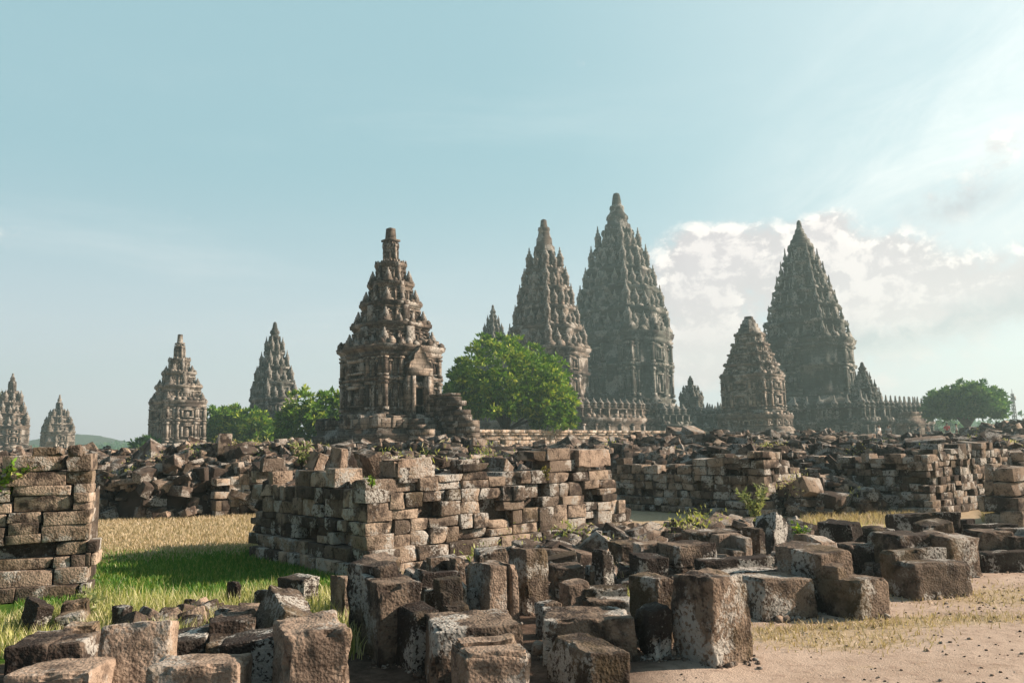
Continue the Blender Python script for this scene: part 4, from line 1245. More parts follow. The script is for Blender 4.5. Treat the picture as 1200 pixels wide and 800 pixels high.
def tree(label, px, d, z0, cx_off, rad, zc_, hz, nclump, nleaf, leaf, mat, seed, clump=.5, trunk_r=.25, name='tree', cat='tree', group=None, lobes=None, lowcut=-.55, limbs=9):
    rng = np.random.default_rng(seed)
    root = thing(name, label, cat, ((rect(px, 480)[0] - 600) / F * d, d, z0), 0, group)
    mb = MB()
    # clump centres on and inside an uneven dome
    lob = lobes or [(0, 0, 0, 1.0)]
    cs = []; ns = []
    while len(cs) < nclump:
        lx, ly, lz, ls = lob[rng.integers(0, len(lob))]
        v = rng.normal(size=3); v /= np.linalg.norm(v)
        if v[2] < lowcut: continue
        k = rng.uniform(.80, 1.02) if rng.random() < .82 else rng.uniform(.35, .8)
        k *= 1 + .09 * math.sin(v[0] * 5 + seed) + .08 * math.sin(v[1] * 6 + v[2] * 5 + seed * 2)
        c = np.array((lx * rad + v[0] * rad * ls * k, ly * rad + v[1] * rad * ls * k, lz * hz + zc_ + v[2] * hz * ls * k))
        cs.append(c); ns.append(v)
    for c, v in zip(cs, ns):
        m_ = int(nleaf * rng.uniform(.6, 1.3)); cr = clump * rng.uniform(.6, 1.25)
        off = rng.normal(0, 1, (m_, 3)) + v * .9; off /= np.linalg.norm(off, axis=1, keepdims=True); off *= cr * rng.uniform(.1, 1, (m_, 1))
        off[:, 2] *= .75
        nn = off / cr * 1.1 + v * .35 + np.array((0, 0, .25))
        t0 = rng.uniform(.1, .8)
        leaves(mb, c + off, nn, leaf, rng, np.clip(t0 + rng.normal(0, .18, m_) + .12 * off[:, 2] / cr, 0, 1))
    mb.obj('crown', mat, root)
    tb = MB()
    for k in range(limbs):
        c = cs[rng.integers(0, len(cs))]
        fork = Vector((rng.normal(0, .08), rng.normal(0, .08), max(zc_ - hz * .75, hz * .15) * rng.uniform(.7, 1.0)))
        mid = fork.lerp(Vector(c), .5) + Vector((0, 0, .12 * hz))
        tube(tb, [fork, fork.lerp(mid, .5), mid, Vector(c) * .96], trunk_r * .5, trunk_r * .1, 6)
    tube(tb, [(0, 0, -.2), (.02 * rad, 0, .15 * zc_), (-.02 * rad, .01, .4 * zc_), (0, 0, max(zc_ - hz * .6, .3))], trunk_r * 1.25, trunk_r * .7, 9)
    tb.obj('trunk', M_BARK, root, smooth=True)
    return root

tree('big round bright green tree behind the long terrace wall', 592, 68, 1.2, 0, 5.3, 5.1, 4.3, 1500, 24, .38, M_LEAF, 21, .36, .34,
     lobes=[(0, 0, 0, 1.0), (0, 0, .02, .98), (-.05, 0, .06, .95), (.58, -.2, -.25, .48), (-.5, -.2, -.2, .52), (.72, -.25, -.55, .34)], lowcut=-.62)
tree('bushy green tree touching the left side of the nearest tower', 372, 70, 0, 0, 3.4, 4.0, 3.2, 480, 22, .44, M_LEAF, 22, .40, .22,
     lobes=[(0, 0, 0, .9), (.35, 0, .15, .7), (-.45, 0, -.2, .6), (.75, .2, .1, .6)], lowcut=-.7)
tree('leafy green shrub tree just right of the pale grey tower', 262, 92, 0, 0, 2.6, 3.8, 3.2, 260, 22, .50, M_LEAF, 23, .42, .18, lobes=[(0, 0, 0, .9), (-.3, 0, .1, .7), (.3, 0, .2, .7)], lowcut=-.8)
tree('leafy green shrub tree left of the slender dark tower', 298, 90, 0, 0, 2.4, 3.6, 2.9, 240, 22, .50, M_LEAF, 24, .42, .18, lobes=[(0, 0, 0, .9), (.35, 0, -.15, .7), (-.2, 0, .15, .7)], lowcut=-.8)
tree('dark low bush at the left foot of the pale grey tower', 172, 84, 0, 0, 1.5, 1.5, 1.7, 60, 50, .38, M_LEAF_DIM, 25, .5, .1, name='bush', cat='bush', lowcut=-.8)
tree('flat domed hazy tree standing alone at the far right', 1132, 96, 1.2, 0, 4.4, 3.9, 2.7, 600, 26, .48, M_LEAF_DIM, 26, .5, .36,
     lobes=[(0, 0, 0, 1.0), (-.3, 0, -.12, .72), (.3, 0, -.12, .72), (0, 0, .04, .96)], lowcut=-.5)
tree('sparse yellowish tree peeping in at the left edge behind the brown tower', -8, 140, 0, 0, 2.8, 9.5, 4.8, 60, 30, .5, M_LEAF_YEL, 27, .9, .2)
for i, (px, d, rr) in enumerate([(1108, 170, 3.2), (1072, 230, 4), (1165, 210, 4.2), (1205, 180, 4.0)]):
    tree(['small pale bush seen under the flat domed tree', 'distant low tree just right of the spiked balustrade wing', 'distant low tree right of the flat domed tree trunk', 'distant tree at the very right edge of the horizon'][i],
         px, d, 1.2, 0, rr, 1.6, 2.6 if i != 3 else 5.0, 40, 40, .7, M_LEAF_DIM, 70 + i, .9, .2, group='distant trees on the right horizon', lowcut=-.8)
def woods():
    rng = np.random.default_rng(404); mb = MB()
    n_ = 26000
    px = np.concatenate([rng.uniform(-60, 330, n_ // 2), rng.uniform(1000, 1330, n_ // 2)])
    d = np.concatenate([rng.uniform(420, 560, n_ // 2), rng.uniform(340, 420, n_ // 2)])
    X = (px - 600) / F * d
    top = 6.5 + 2.5 * np_noise(X, d, .05, 31) + 2 * np_noise(X, d, .2, 32)
    Z = rng.uniform(0, 1, n_) ** .7 * np.maximum(top, 1)
    C = np.stack([X, d, Z], 1)
    leaves(mb, C, rng.normal(size=(n_, 3)), 1.7, rng, rng.uniform(0, .8, n_), .2, .8)
    tag(mb.obj('woods', M_LEAF_DIM), 'far low belt of trees along the horizon', 'woods', kind='stuff')
woods()

def sprig(label, P, h, nst, seed, mat, leaf=.08, spread=.35, name='plant', dens=26):
    rng = np.random.default_rng(seed)
    root = thing(name, label, 'plant', P)
    sb = MB(); lb = MB()
    for k in range(nst):
        a = rng.uniform(0, 6.28); tip = Vector((math.cos(a) * spread * rng.uniform(.3, 1), math.sin(a) * spread * rng.uniform(.3, 1), h * rng.uniform(.6, 1)))
        p = [Vector((0, 0, -.05)), Vector((tip.x * .3, tip.y * .3, tip.z * .45)), Vector((tip.x * .75, tip.y * .75, tip.z * .8)), tip]
        tube(sb, p, .008, .003, 5)
        m_ = dens; t = rng.uniform(.2, 1, m_)
        C = np.array([[np.interp(x, [0, .4, .8, 1], [q[i] for q in p]) for i in range(3)] for x in t]) + rng.normal(0, .015, (m_, 3))
        nn = rng.normal(size=(m_, 3)); nn[:, 2] = np.abs(nn[:, 2]) * .6
        leaves(lb, C, nn, leaf, rng, np.clip(rng.normal(.55, .25, m_), 0, 1), .3, .4)
    sb.obj('stem', M_BARK, root); lb.obj('foliage', mat, root)
sprig('pale leafy sprig sprouting from the top left of the big central ruin', pt(354, 11.8, 1.34), .42, 7, 1, M_LEAF_PALE, .075, .2)
sprig('bright green shrub growing in the hollow of the left edge ruin', pt(8, 9.2, 1.15), .38, 10, 2, M_LEAF, .09, .3)
sprig('pale green leafy plant before the dark ruin right of centre', pt(882, 15.6, .05), .72, 12, 3, M_LEAF_PALE, .10, .36, dens=34)
sprig('little green weed beside the leaning slab right of centre', pt(931, 12.4, .0), .42, 5, 4, M_LEAF, .08, .15)
sprig('small green weed in a joint of the big central ruin near its corner', pt(436, 10.0, 1.16), .12, 5, 5, M_LEAF, .05, .08, dens=14)
sprig('small yellow green weed high on the sunlit face of the big central ruin', pt(640, 11.72, 1.12), .2, 6, 6, M_LEAF_YEL, .045, .1, dens=16)
sprig('leafy silver green herb in the tall grass beside the left edge ruin', pt(118, 7.75, 0), .36, 8, 7, M_LEAF_PALE, .07, .2)

# ------------------------------------------------------------------ grass
def blades(X, Y, h, wdt, rng, lean=.35, tone=None):
    n_ = len(X); Z = ground_z(X, Y)
    a = rng.uniform(0, 6.28, n_); ln = lean * rng.uniform(.1, 1, n_) * h
    bx, by = np.cos(a), np.sin(a); f = rng.uniform(0, 6.28, n_)
    wx, wy = np.cos(f) * wdt / 2, np.sin(f) * wdt / 2
    P0 = np.stack([X, Y, Z - .01], 1); W = np.stack([wx, wy, 0 * wx], 1)
    P1 = P0 + np.stack([bx * ln * .3, by * ln * .3, h * .55], 1); P2 = P0 + np.stack([bx * ln, by * ln, h * rng.uniform(.85, 1, n_)], 1)
    V = np.stack([P0 - W, P0 + W, P1 + W * .75, P1 - W * .75, P2], 1).reshape(-1, 3)
    b0 = np.arange(n_) * 5
    Q = np.stack([b0, b0 + 1, b0 + 2, b0 + 3], 1); T = np.stack([b0 + 3, b0 + 2, b0 + 4], 1)
    tn = rng.uniform(0, 1, n_) if tone is None else tone
    return V, Q, T, np.repeat(tn, 5)
def grass():
    rng = np.random.default_rng(5)
    # tall pale grass in the sun
    n_ = 26000
    Y = rng.uniform(6.3, 9.4, n_); px = rng.uniform(-30, 425, n_); X = (px - 600) / F * Y
    cl_ = np_noise(X, Y, 3.0, 41)
    keep = (cl_ + rng.normal(0, .3, n_) > -.35) & ~((px < 105) & (Y > 8.2)) & (rng.random(n_) < smooth01((9.3 - Y) / .9) * smooth01((Y - 6.2) / .5))
    X, Y, cl_ = X[keep], Y[keep], cl_[keep]
    h = rng.uniform(.08, .25, len(X)) * (1 + .4 * cl_)
    mb = MB(); v, q, t, tn = blades(X, Y, h, .011, rng, .5, np.clip(rng.normal(.66, .30, len(X)) - .12 * cl_, 0, 1)); mb.add(v, q, t, tn)
    # tufts among the blocks
    for (px, yg, r_, k, hh) in [(738, 712, .18, 260, .25), (741, 690, .14, 160, .25), (484, 690, .2, 160, .22), (1000, 622, .5, 120, .22), (940, 622, .5, 160, .25), (985, 664, .15, 70, .2), (735, 686, .15, 80, .3), (250, 760, .3, 160, .18)]:
        x0, d = gp(px, yg)
        X = rng.normal(x0, r_ * .6, k); Y = rng.normal(d, r_ * .6, k)
        v, q, t, tn = blades(X, Y, hh * rng.uniform(.5, 1.1, k), .010, rng, .6, rng.uniform(.35, 1, k)); mb.add(v, q, t, tn)
    tag(mb.obj('tall_grass', M_GRASS_TALL), 'tall pale seeding grass in the sun on the left and between blocks', 'grass', kind='stuff')
    # short green lawn
    n_ = 60000
    Y = rng.uniform(7.6, 14.6, n_); px = rng.uniform(30, 440, n_); X = (px - 600) / F * Y
    keep = rng.random(n_) < smooth01((14.6 + .9 * np_noise(X, Y, .9, 11) - Y) / 2.6) * smooth01((Y - 7.4) / 1.2)
    X, Y = X[keep], Y[keep]
    mb = MB(); v, q, t, tn = blades(X, Y, rng.uniform(.03, .10, len(X)), .012, rng, .7); mb.add(v, q, t, tn)
    k = 3500; Y = rng.uniform(14.0, 15.8, k); X = rng.uniform(1.7, 3.9, k)
    v, q, t, tn = blades(X, Y, rng.uniform(.03, .10, k), .014, rng, .7); mb.add(v, q, t, tn)
    tag(mb.obj('lawn', M_GRASS_GREEN), 'short lush green grass in the shade of the central ruin', 'grass', kind='stuff')
    # dry stubble: far left field and the tufts on the right hand dirt
    n_ = 42000
    Y = rng.uniform(11.6, 24, n_); px = rng.uniform(60, 330, n_); X = (px - 600) / F * Y
    keep = (heaps_z(X, Y) < .05) & (rng.random(n_) < smooth01((Y - 11.4 + .8 * np_noise(X, Y, 1.2, 19)) / 2.6)); X, Y = X[keep], Y[keep]
    mb = MB(); v, q, t, tn = blades(X, Y, rng.uniform(.03, .11, len(X)), .016, rng, .9); mb.add(v, q, t, tn)
    n_ = 70000
    X = rng.uniform(.9, 7, n_); Y = rng.uniform(5.2, 10, n_)
    dp = smooth01(1.35 - np.hypot((X - 2.55) / .9, (Y - 6.75) / .5)) + .8 * smooth01(1.25 - np.hypot((X - 4.9) / 1.5, (Y - 8.2) / .75)) + .7 * smooth01(1.2 - np.hypot((X - 3.7) / 1.2, (Y - 7.2) / .35))
    keep = rng.random(n_) < dp * (.3 + .7 * smooth01((np_noise(X * .7, Y * 2, 1.4, 21) - .0) / .4)); X, Y = X[keep], Y[keep]
    v, q, t, tn = blades(X, Y, rng.uniform(.02, .075, len(X)), .009, rng, 1.2); mb.add(v, q, t, tn)
    k = 9000; px = np.concatenate([rng.uniform(930, 1060, k // 2), rng.uniform(1135, 1200, k - k // 2)]); Y = rng.uniform(15.2, 19.5, k); X = (px - 600) / F * Y
    v, q, t, tn = blades(X, Y, rng.uniform(.04, .18, k), .018, rng, .8); mb.add(v, q, t, tn)
    tag(mb.obj('dry_grass', M_GRASS_DRY), 'golden dry grass stubble on the sunlit ground', 'grass', kind='stuff')
grass()
def pebbles():
    rng = np.random.default_rng(77); mb = MB()
    for i in range(3800):
        Y = rng.uniform(5.0, 10.5); px = rng.uniform(430, 1230); X = (px - 600) / F * Y
        if np_noise(np.array(X), np.array(Y), 1.7, 55) + rng.normal(0, .5) < .05: continue
        s_ = rng.lognormal(-4.75, .55)
        V, Q = stone_pts((s_ * 1.4, s_ * 1.1, s_ * .8), rng, 3, s_ * .2, .1, 0, 2, .3)
        mb.add(V @ rot_np((rng.normal(0, .3), rng.normal(0, .3), rng.uniform(0, 6))).T + np.array((X, Y, float(ground_z(np.array(X), np.array(Y))) + s_ * .22)), Q, tone=rng.uniform(0, 1))
    for o in [o_ for o_ in bpy.data.objects if o_.name.startswith('stone_block') and o_.location.z < .02 and o_.location.y < 12]:
        ext = o.dimensions
        ca, sa = math.cos(o.rotation_euler.z), math.sin(o.rotation_euler.z)
        for i in range(46):
            u, v = rng.uniform(-.5, .5, 2)
            if rng.random() < .5: v = -.5 - abs(rng.normal(0, .07))
            else: u = math.copysign(.5 + abs(rng.normal(0, .07)), rng.uniform(-1, 1))
            lx, ly = u * ext.x * .92, v * ext.y * .92
            X, Y = o.location.x + lx * ca - ly * sa, o.location.y + lx * sa + ly * ca
            s_ = rng.lognormal(-4.3, .6)
            V, Q = stone_pts((s_ * 1.4, s_ * 1.1, s_ * .8), rng, 3, s_ * .2, .1, 0, 2, .3)
            mb.add(V @ rot_np((rng.normal(0, .3), rng.normal(0, .3), rng.uniform(0, 6))).T + np.array((X, Y, float(ground_z(np.array(X), np.array(Y))) + s_ * .2)), Q, tone=rng.uniform(.2, .9))
    tag(mb.obj('pebbles', M_RUBBLE), 'scattered pebbles and stone chips on the earth among the blocks', 'pebbles', kind='stuff')

# ------------------------------------------------------------------ loose carved blocks, each placed from where it stands on the ground
H_ = hero
# right hand group
H_('big pitted block standing upright at the front, lichen on its shaded side', 838, 783, 679, 44, 47, 30, r=.016, rough=.03, tone=.62, cuts=2)
H_('long moulded slab with a raised back edge just behind the big upright pitted block', 838, 706, 661, 14, 84, 15, shape='ledge', L=.42, tone=.1)
H_('low block with pale lichen on its front right of the big upright pitted block', 897, 727, 682, 15, 58, 18, tone=.55, L=.5)
H_('upright rough block with an orange textured right face behind the low lichened block', 945, 708, 638, 31, 20, 30, tone=.8)
H_('brown upright block half hidden behind the one with the orange textured face', 966, 694, 631, 10, 19, 30, tone=.75, L=.35)
H_('tall dark slab leaning over to a point in front of the dark ruin', 905, 668, 604, 20, 22, 40, tilt=(-8, 26), tone=.2, L=.3, Rr=.30)
H_('lichen spotted block split by a level joint, left of the moulded slab', 798, 695, 640, 15, 43, 20, shape='layers', tone=.55, L=.5)
H_('notched corner block with a rounded hollow behind the split lichen spotted block', 862, 682, 630, 28, 22, 22, shape='notch', tone=.7)
H_('long low slab lying behind the notched corner block', 812, 662, 624, 20, 60, 8, tone=.4, L=.4)
H_('narrow stone standing on edge right of the notched corner block', 893, 676, 619, 7, 7, 30, tone=.3, L=.3)
H_('block cut into two steps at the front of the right-hand group', 1008, 726, 653, 40, 36, 30, shape='step', tone=.45, L=.75)
H_('big broad block with a raised back ledge at the edge of the bare earth', 1076, 704, 650, 40, 62, 18, shape='ledge', tone=.3, r=.013)
H_('bluish grey block with two lichened faces behind the big broad ledged block', 1058, 680, 628, 34, 42, 16, tone=.4, L=.55)
H_('tall block crusted with white lichen right of the big broad ledged block', 1118, 681, 630, 24, 34, 20, shape='topgroove', tone=.5, L=.7)
H_('long low slab at the right edge lying along the bare earth', 1154, 673, 649, 4, 100, 6, tone=.2, L=.5)
H_('lichened block set back on the long low slab at the right edge', 1153, 668, 623, 4, 34, 8, ybot=650, tone=.5, L=.35, Rr=.42)
H_('second block on the long low slab, at the very right edge', 1189, 668, 621, 3, 50, 8, ybot=650, tone=.25, L=.35, Rr=.6, shape='notch')
H_('dark slab leaning back behind the block cut into two steps', 1006, 664, 612, 38, 9, 30, tilt=(0, -10), tone=.05, Rr=.22)
H_('flat slab lying below the dark leaning slab', 1000, 676, 640, 20, 30, 20, tone=.3, L=.45)
H_('rounded worn stone behind the bluish grey block', 1030, 664, 619, 12, 28, 20, shape='boulder', tone=.35, L=.4)
H_('long dark beam stone lying before the long right-hand ruin', 1054, 645, 603, 5, 72, 3, tone=.1, L=.35)
H_('short dark block leaning on the long dark beam stone', 1092, 652, 612, 8, 30, 12, tilt=(6, -8), tone=.3, L=.3)
H_('dark low slab in the dry grass at the right edge', 1150, 646, 617, 6, 60, 5, tone=.1, L=.4, shape='ledge')
H_('small dark cube in the dry grass right of the long dark beam stone', 1136, 640, 609, 6, 10, 25, tone=.15, L=.25)
# centre group
H_('smooth tall grey block standing at the back of the central group', 618, 722, 645, 20, 26, 32, tone=.3, L=.35, cuts=0)
H_('tall block with a groove down its sunlit face', 574, 736, 665, 26, 34, 28, shape='groove', tone=.75)
H_('squat dark upright block with a sunlit brown top corner, left of the central group', 444, 780, 686, 22, 50, 26, tone=.45, r=.011)
H_('taller dark block behind the squat upright one at the left of the central group', 442, 766, 664, 34, 9, 40, tone=.25, Rr=.2)
H_('dark block streaked with white lichen in the left of the central group', 484, 787, 716, 38, 30, 32, tone=.2, r=.013)
H_('broad mossy block with a dark brown top near the bottom of the photo', 507, 808, 737, 20, 104, 12, tone=.5, r=.019, L=.55, cuts=2)
H_('pale block with a grooved top at the bottom edge of the photo', 546, 838, 768, 34, 74, 14, shape='topgroove', tone=.75, r=.011, L=.5)
H_('long low block with black and white lichen across its front face', 639, 778, 727, 26, 103, 2, tone=.6, r=.008, L=.5)
H_('sharp ridged rock crusted with lichen at the bottom edge of the photo', 690, 822, 768, 70, 44, 24, shape='chipped', tone=.35, r=.016, tilt=(0, 6))
H_('thick flat slab behind the long low lichened block', 690, 737, 697, 9, 56, 6, shape='ledge', tone=.45, L=.5)
H_('small rough rock right of the smooth tall grey block', 668, 730, 684, 12, 24, 24, shape='chipped', tone=.7)
H_('dark block with crumbling sunlit corner left of the big upright pitted block', 772, 758, 678, 32, 22, 30, tone=.55, cuts=3)
H_('black rounded boulder fragment with a lichen patch left of the big upright pitted block', 768, 776, 714, 24, 24, 30, shape='boulder', tone=.15)
H_('dark oblong block right of the smooth tall grey block', 652, 714, 665, 8, 34, 10, tone=.25, L=.35, shape='layers')
H_('brown upright stub beside the dark oblong block', 694, 710, 663, 9, 12, 30, tone=.6, shape='groove')
H_('dark wedge shaped stone on end in the middle of the central group', 708, 712, 646, 12, 14, 30, shape='chipped', tone=.15)
H_('dark block behind the tuft of dry grass in the central group', 756, 702, 654, 8, 30, 14, tone=.15, L=.4)
H_('low dark block at the foot of the central ruin by the green patch', 730, 682, 638, 9, 26, 18, tone=.35, L=.4, shape='layers')
H_('pale topped slab by the foot of the central ruin near the green patch', 764, 692, 640, 12, 24, 18, tone=.75, L=.45, shape='ledge')
H_('brown block behind the squat dark upright one in the central group', 512, 716, 656, 12, 34, 26, tone=.5, shape='notch')
H_('long dark block behind the white streaked one in the central group', 500, 742, 676, 10, 46, 20, tone=.2, L=.35, shape='ledge')
H_('dark block with one lichen blotch left of the grooved tall block', 522, 752, 684, 10, 28, 22, tone=.1, L=.35, shape='step')
H_('small dark slab at the foot of the central ruin above the grooved tall block', 560, 702, 645, 6, 36, 10, tone=.4, L=.35)
H_('flat stone on the plinth at the near corner of the central ruin', 440, 700, 657, 20, 30, 30, tone=.7, L=.5)
H_('small dark block wedged between the smooth tall block and the flat slab', 640, 748, 708, 12, 20, 26, tone=.4)
# bottom left group
H_('large smooth pinkish slab leaning back at the bottom left', 104, 834, 738, 6, 86, 12, tilt=(-16, 0), tone=.95, L=.22, r=.011, cuts=0)
H_('dark rounded block at the bottom left corner', 2, 812, 758, 20, 46, 8, tone=.25, L=.5, r=.016)
H_('rough brown block between the corner block and the leaning pinkish slab', 52, 808, 757, 6, 42, 12, tone=.5, L=.45, r=.016, shape='layers')
H_('sunlit low block behind the leaning pinkish slab', 62, 790, 741, 12, 38, 14, tone=.7, L=.4, shape='step')
H_('pale worn stone at the very bottom left of the photo', 0, 858, 792, 10, 96, 6, tone=.9, L=.4, r=.022)
H_('pale grainy stone at the bottom edge right of the leaning pinkish slab', 168, 862, 785, 10, 106, 8, tone=.8, L=.35, r=.022)
H_('dark slab with a bluish flat top between the pinkish slab and the tilted block', 196, 806, 752, 12, 40, 14, tone=.1, L=.5)
H_('dark brown oblong block in the grass edge at lower left', 222, 774, 722, 8, 44, -14, tone=.35, L=.5, shape='notch')
H_('dark faced block with a worn sunlit top in the lower left group', 240, 806, 738, 10, 56, 18, tone=.45, L=.42, shape='ledge')
H_('thick block tipped on its side at the top of the lower left group', 306, 786, 708, 28, 44, 34, tilt=(14, 18), tone=.3, r=.011)
H_('long dark curved topped block across the lower left group', 262, 824, 752, 14, 92, 10, tilt=(0, -5), tone=.2, L=.4, r=.019)
H_('big coarse orange brown block at the bottom of the lower left group', 330, 850, 742, 22, 76, 22, tone=.8, r=.022, rough=.03, L=.5)
H_('black rounded stone standing upright in the tall grass', 276, 716, 681, 12, 9, 52, shape='boulder', tone=.1, r=.12)
H_('dark peaked rock lying in the tall grass left of the central group', 352, 722, 679, 26, 24, 52, shape='chipped', tone=.15, r=.016)
H_('little black stone in the grass left of the dark peaked rock', 312, 722, 694, 14, 12, 52, shape='chipped', tone=.1)
H_('small black stone in the tall grass left of the upright rounded one', 224, 726, 704, 9, 9, 52, shape='boulder', tone=.15)
H_('sunlit brown rock against the left side of the central group', 402, 736, 676, 8, 16, 35, shape='chipped', tone=.8, L=.3)
H_('dark wedge of stone tipped against the foot of the left edge ruin', 34, 752, 708, 22, 18, 50, tilt=(8, 8), L=.35, shape='chipped', tone=.15)
H_('brown block lying at the foot of the left edge ruin', 66, 748, 711, 8, 30, 16, tilt=(4, -6), tone=.65, L=.35, shape='ledge')
H_('small dark stone in the grass before the left edge ruin', 142, 744, 713, 8, 12, 50, L=.2, shape='chipped', tone=.15)
# blocks lying loose on the ruins
TOPG = 'loose blocks resting on the ruined walls'
def onruin(label, xc, d, ybot, ytop, wl, wr, rot=40, **kw): H_(label, xc, 700, ytop, wl, wr, rot, ybot=ybot, d=d, group=TOPG, **kw)
onruin('large squared block perched on the lit corner of the big central ruin', 463, 10.35, 561, 538, 14, 44, 42, tone=.75, L=.4)
onruin('orange brown block tipped on the top left of the big central ruin', 366, 11.6, 552, 529, 10, 12, 40, tilt=(10, 22), tone=.95)
onruin('pale block on the top of the big central ruin left of its corner', 397, 11.2, 550, 525, 4, 9, 40, tone=.85, tilt=(4, 6), L=.3)
onruin('dark squared block with a carved hollow on the big central ruin nearest its corner', 536, 11.15, 557, 539, 8, 26, 42, tone=.35)
onruin('leaning split block on top of the big central ruin behind its corner', 440, 11.6, 558, 527, 16, 14, 30, tilt=(8, -24), tone=.5)
onruin('upright pale brown block crowning the right half of the big central ruin', 678, 12.5, 548, 527, 6, 38, 44, tone=.85, L=.4)
onruin('flat dark slab on the top of the left edge ruin', 38, 8.75, 534, 524, 10, 30, 20, tone=.45, L=.4)
onruin('small dark lump on the top right corner of the left edge ruin', 80, 8.75, 534, 522, 8, 14, 20, shape='boulder', tone=.3)
onruin('flat slab coloured pale like reflected sky standing on the far right ruin', 1182, 19.6, 549, 531, 2, 46, 12, tone=.0, L=.4, cuts=0, mat=M_TEMPLE_P)  # pale stone colour imitates sky light on its shaded face
onruin('brown slab propped at a slant on the long right-hand ruin', 1083, 21.5, 538, 520, 10, 14, 30, tilt=(6, 34), tone=.8)
onruin('thick dark stone slab on the shaded top of the long right-hand ruin', 1052, 21.5, 556, 538, 6, 32, -30, tone=.1)
onruin('projecting square ended block on the lit end of the dark ruin right of centre', 905, 18.4, 561, 547, 24, 14, 42, tone=.8)

pebbles()
def weeds():
    rng = np.random.default_rng(818); mb = MB()
    for k in range(150):
        hp = HEAPS[rng.integers(0, len(HEAPS))]
        if hp['y'] < 10: continue
        X = hp['x'] + rng.uniform(-.9, .9) * hp['ax']; Y = hp['y'] - rng.uniform(-.3, .95) * hp['ay']
        z = float(heaps_z(np.array(X), np.array(Y)))
        m_ = int(rng.uniform(25, 70)); r_ = rng.uniform(.06, .2)
        C = np.array((X, Y, z)) + rng.normal(0, r_, (m_, 3)) * np.array((1, 1, .5)) + np.array((0, 0, r_ * .5))
        nn = rng.normal(0, .6, (m_, 3)); nn[:, 2] = 1
        leaves(mb, C, nn, rng.uniform(.05, .11), rng, np.clip(rng.normal(rng.uniform(.1, .9), .15, m_), 0, 1), .2, .3)
    tag(mb.obj('weeds', M_GRASS_TALL), 'tufts of green and dry weeds growing in the heaps of stone', 'weeds', kind='stuff')
weeds()

# ------------------------------------------------------------------ which of the fallen stones does the photograph show largest?
def assign_rubble():
    verts = []; polys = []; owner = []; base = 0
    for i, s in enumerate(RUB):
        s['W'] = s['V'] @ rot_np(s['e']).T + s['pos']
        verts.append(s['W']); polys.append(s['Q'] + base); owner += [i] * len(s['Q']); base += len(s['V'])
    for V, Q, o in VOCC:
        verts.append(V); polys.append(np.asarray(Q) + base); owner += [-1] * len(Q); base += len(V)
    bvh = BVHTree.FromPolygons([tuple(v) for v in np.concatenate(verts)], [tuple(int(k) for k in p) for p in np.concatenate(polys)])
    count = {}
    org = Vector((0, 0, EYE))
    for py in np.arange(495, 800, 1.6):
        for px in np.arange(1, 1200, 1.6):
            h = bvh.ray_cast(org, Vector(((px - 600) / F, 1, (HOR - py) / F)).normalized(), 70)
            if h[2] is not None and owner[h[2]] >= 0: count[owner[h[2]]] = count.get(owner[h[2]], 0) + 1
    order = sorted(count, key=lambda i: -count[i])
    NIND = 205
    chosen = set(order[:NIND])
    tones = [(.33, 'dark'), (.66, 'brown'), (1.01, 'pale')]
    for i in order[:NIND]:
        s = RUB[i]
        tn = next(nm for lim, nm in tones if s['tone'] < lim)
        ratio = s['dims'][0] / s['dims'][2]
        shp = 'long' if ratio > 2.6 else ('squat' if ratio < 1.7 else 'oblong')
        up = abs(rot_np(s['e'])[2, 2])
        att = 'lying flat' if up > .93 else ('tilted' if up > .55 else 'on edge')
        lab = f"{tn} {shp} stone {att} {s['ph']}"; lab = ' '.join(lab.split()) if len(lab.split()) <= 16 else f"{tn} stone {att} {s['ph']}"
        mb = MB(); mb.add(s['V'], s['Q'], tone=s['tone'])
        o = mb.obj('rubble_stone', M_RUBBLE, smooth=True)
        o.location = s['pos']; o.rotation_euler = Euler(s['e'])
        tag(o, lab, 'stone', 'stones ' + s['ph'])
    mb = MB()
    for i, s in enumerate(RUB):
        if i not in chosen: mb.add(s['W'], s['Q'], tone=s['tone'])
    tag(mb.obj('rubble', M_RUBBLE, smooth=True), 'countless smaller fallen stones filling the heaps', 'rubble', kind='stuff')
    print('RUBBLE', len(RUB), 'seen', len(count), 'smallest kept', count[order[min(NIND, len(order)) - 1]])
assign_rubble()

# ------------------------------------------------------------------ visitors far off on the court
def skin_mesh(name, joints, edges, radii, mat, levels=1):
    me = bpy.data.meshes.new(name)
    me.from_pydata(joints, edges, [])
    o = bpy.data.objects.new(name, me); COL.objects.link(o)
    m = o.modifiers.new('skin', 'SKIN'); m.use_smooth_shade = True
    sv = me.skin_vertices[0].data
    for i, r_ in enumerate(radii): sv[i].radius = (r_, r_)
    sv[0].use_root = True
    o.modifiers.new('sub', 'SUBSURF').levels = levels
    dg = bpy.context.evaluated_depsgraph_get()
    em = bpy.data.meshes.new_from_object(o.evaluated_get(dg))
    bpy.data.objects.remove(o); em.materials.clear(); em.materials.append(mat)
    return em
M_SKIN = plain('skin', (0.30, 0.17, 0.11), .6)
M_HAIR = plain('hair', (0.015, 0.012, 0.01), .6)
def cloth(c): return plain('cloth', c, .95, .3, 6)
J = [(0, 0, .95), (0, 0, 1.15), (0, 0, 1.38), (0, 0, 1.50), (0, -.01, 1.60), (0, 0, 1.70),
     (-.19, 0, 1.40), (-.25, .01, 1.13), (-.24, -.06, .88), (.19, 0, 1.40), (.25, .01, 1.13), (.24, -.06, .88),
     (-.10, 0, .90), (-.11, -.04, .50), (-.12, .04, .08), (-.12, -.10, .03), (.10, 0, .90), (.11, .05, .50), (.12, .0, .08), (.12, -.13, .03)]
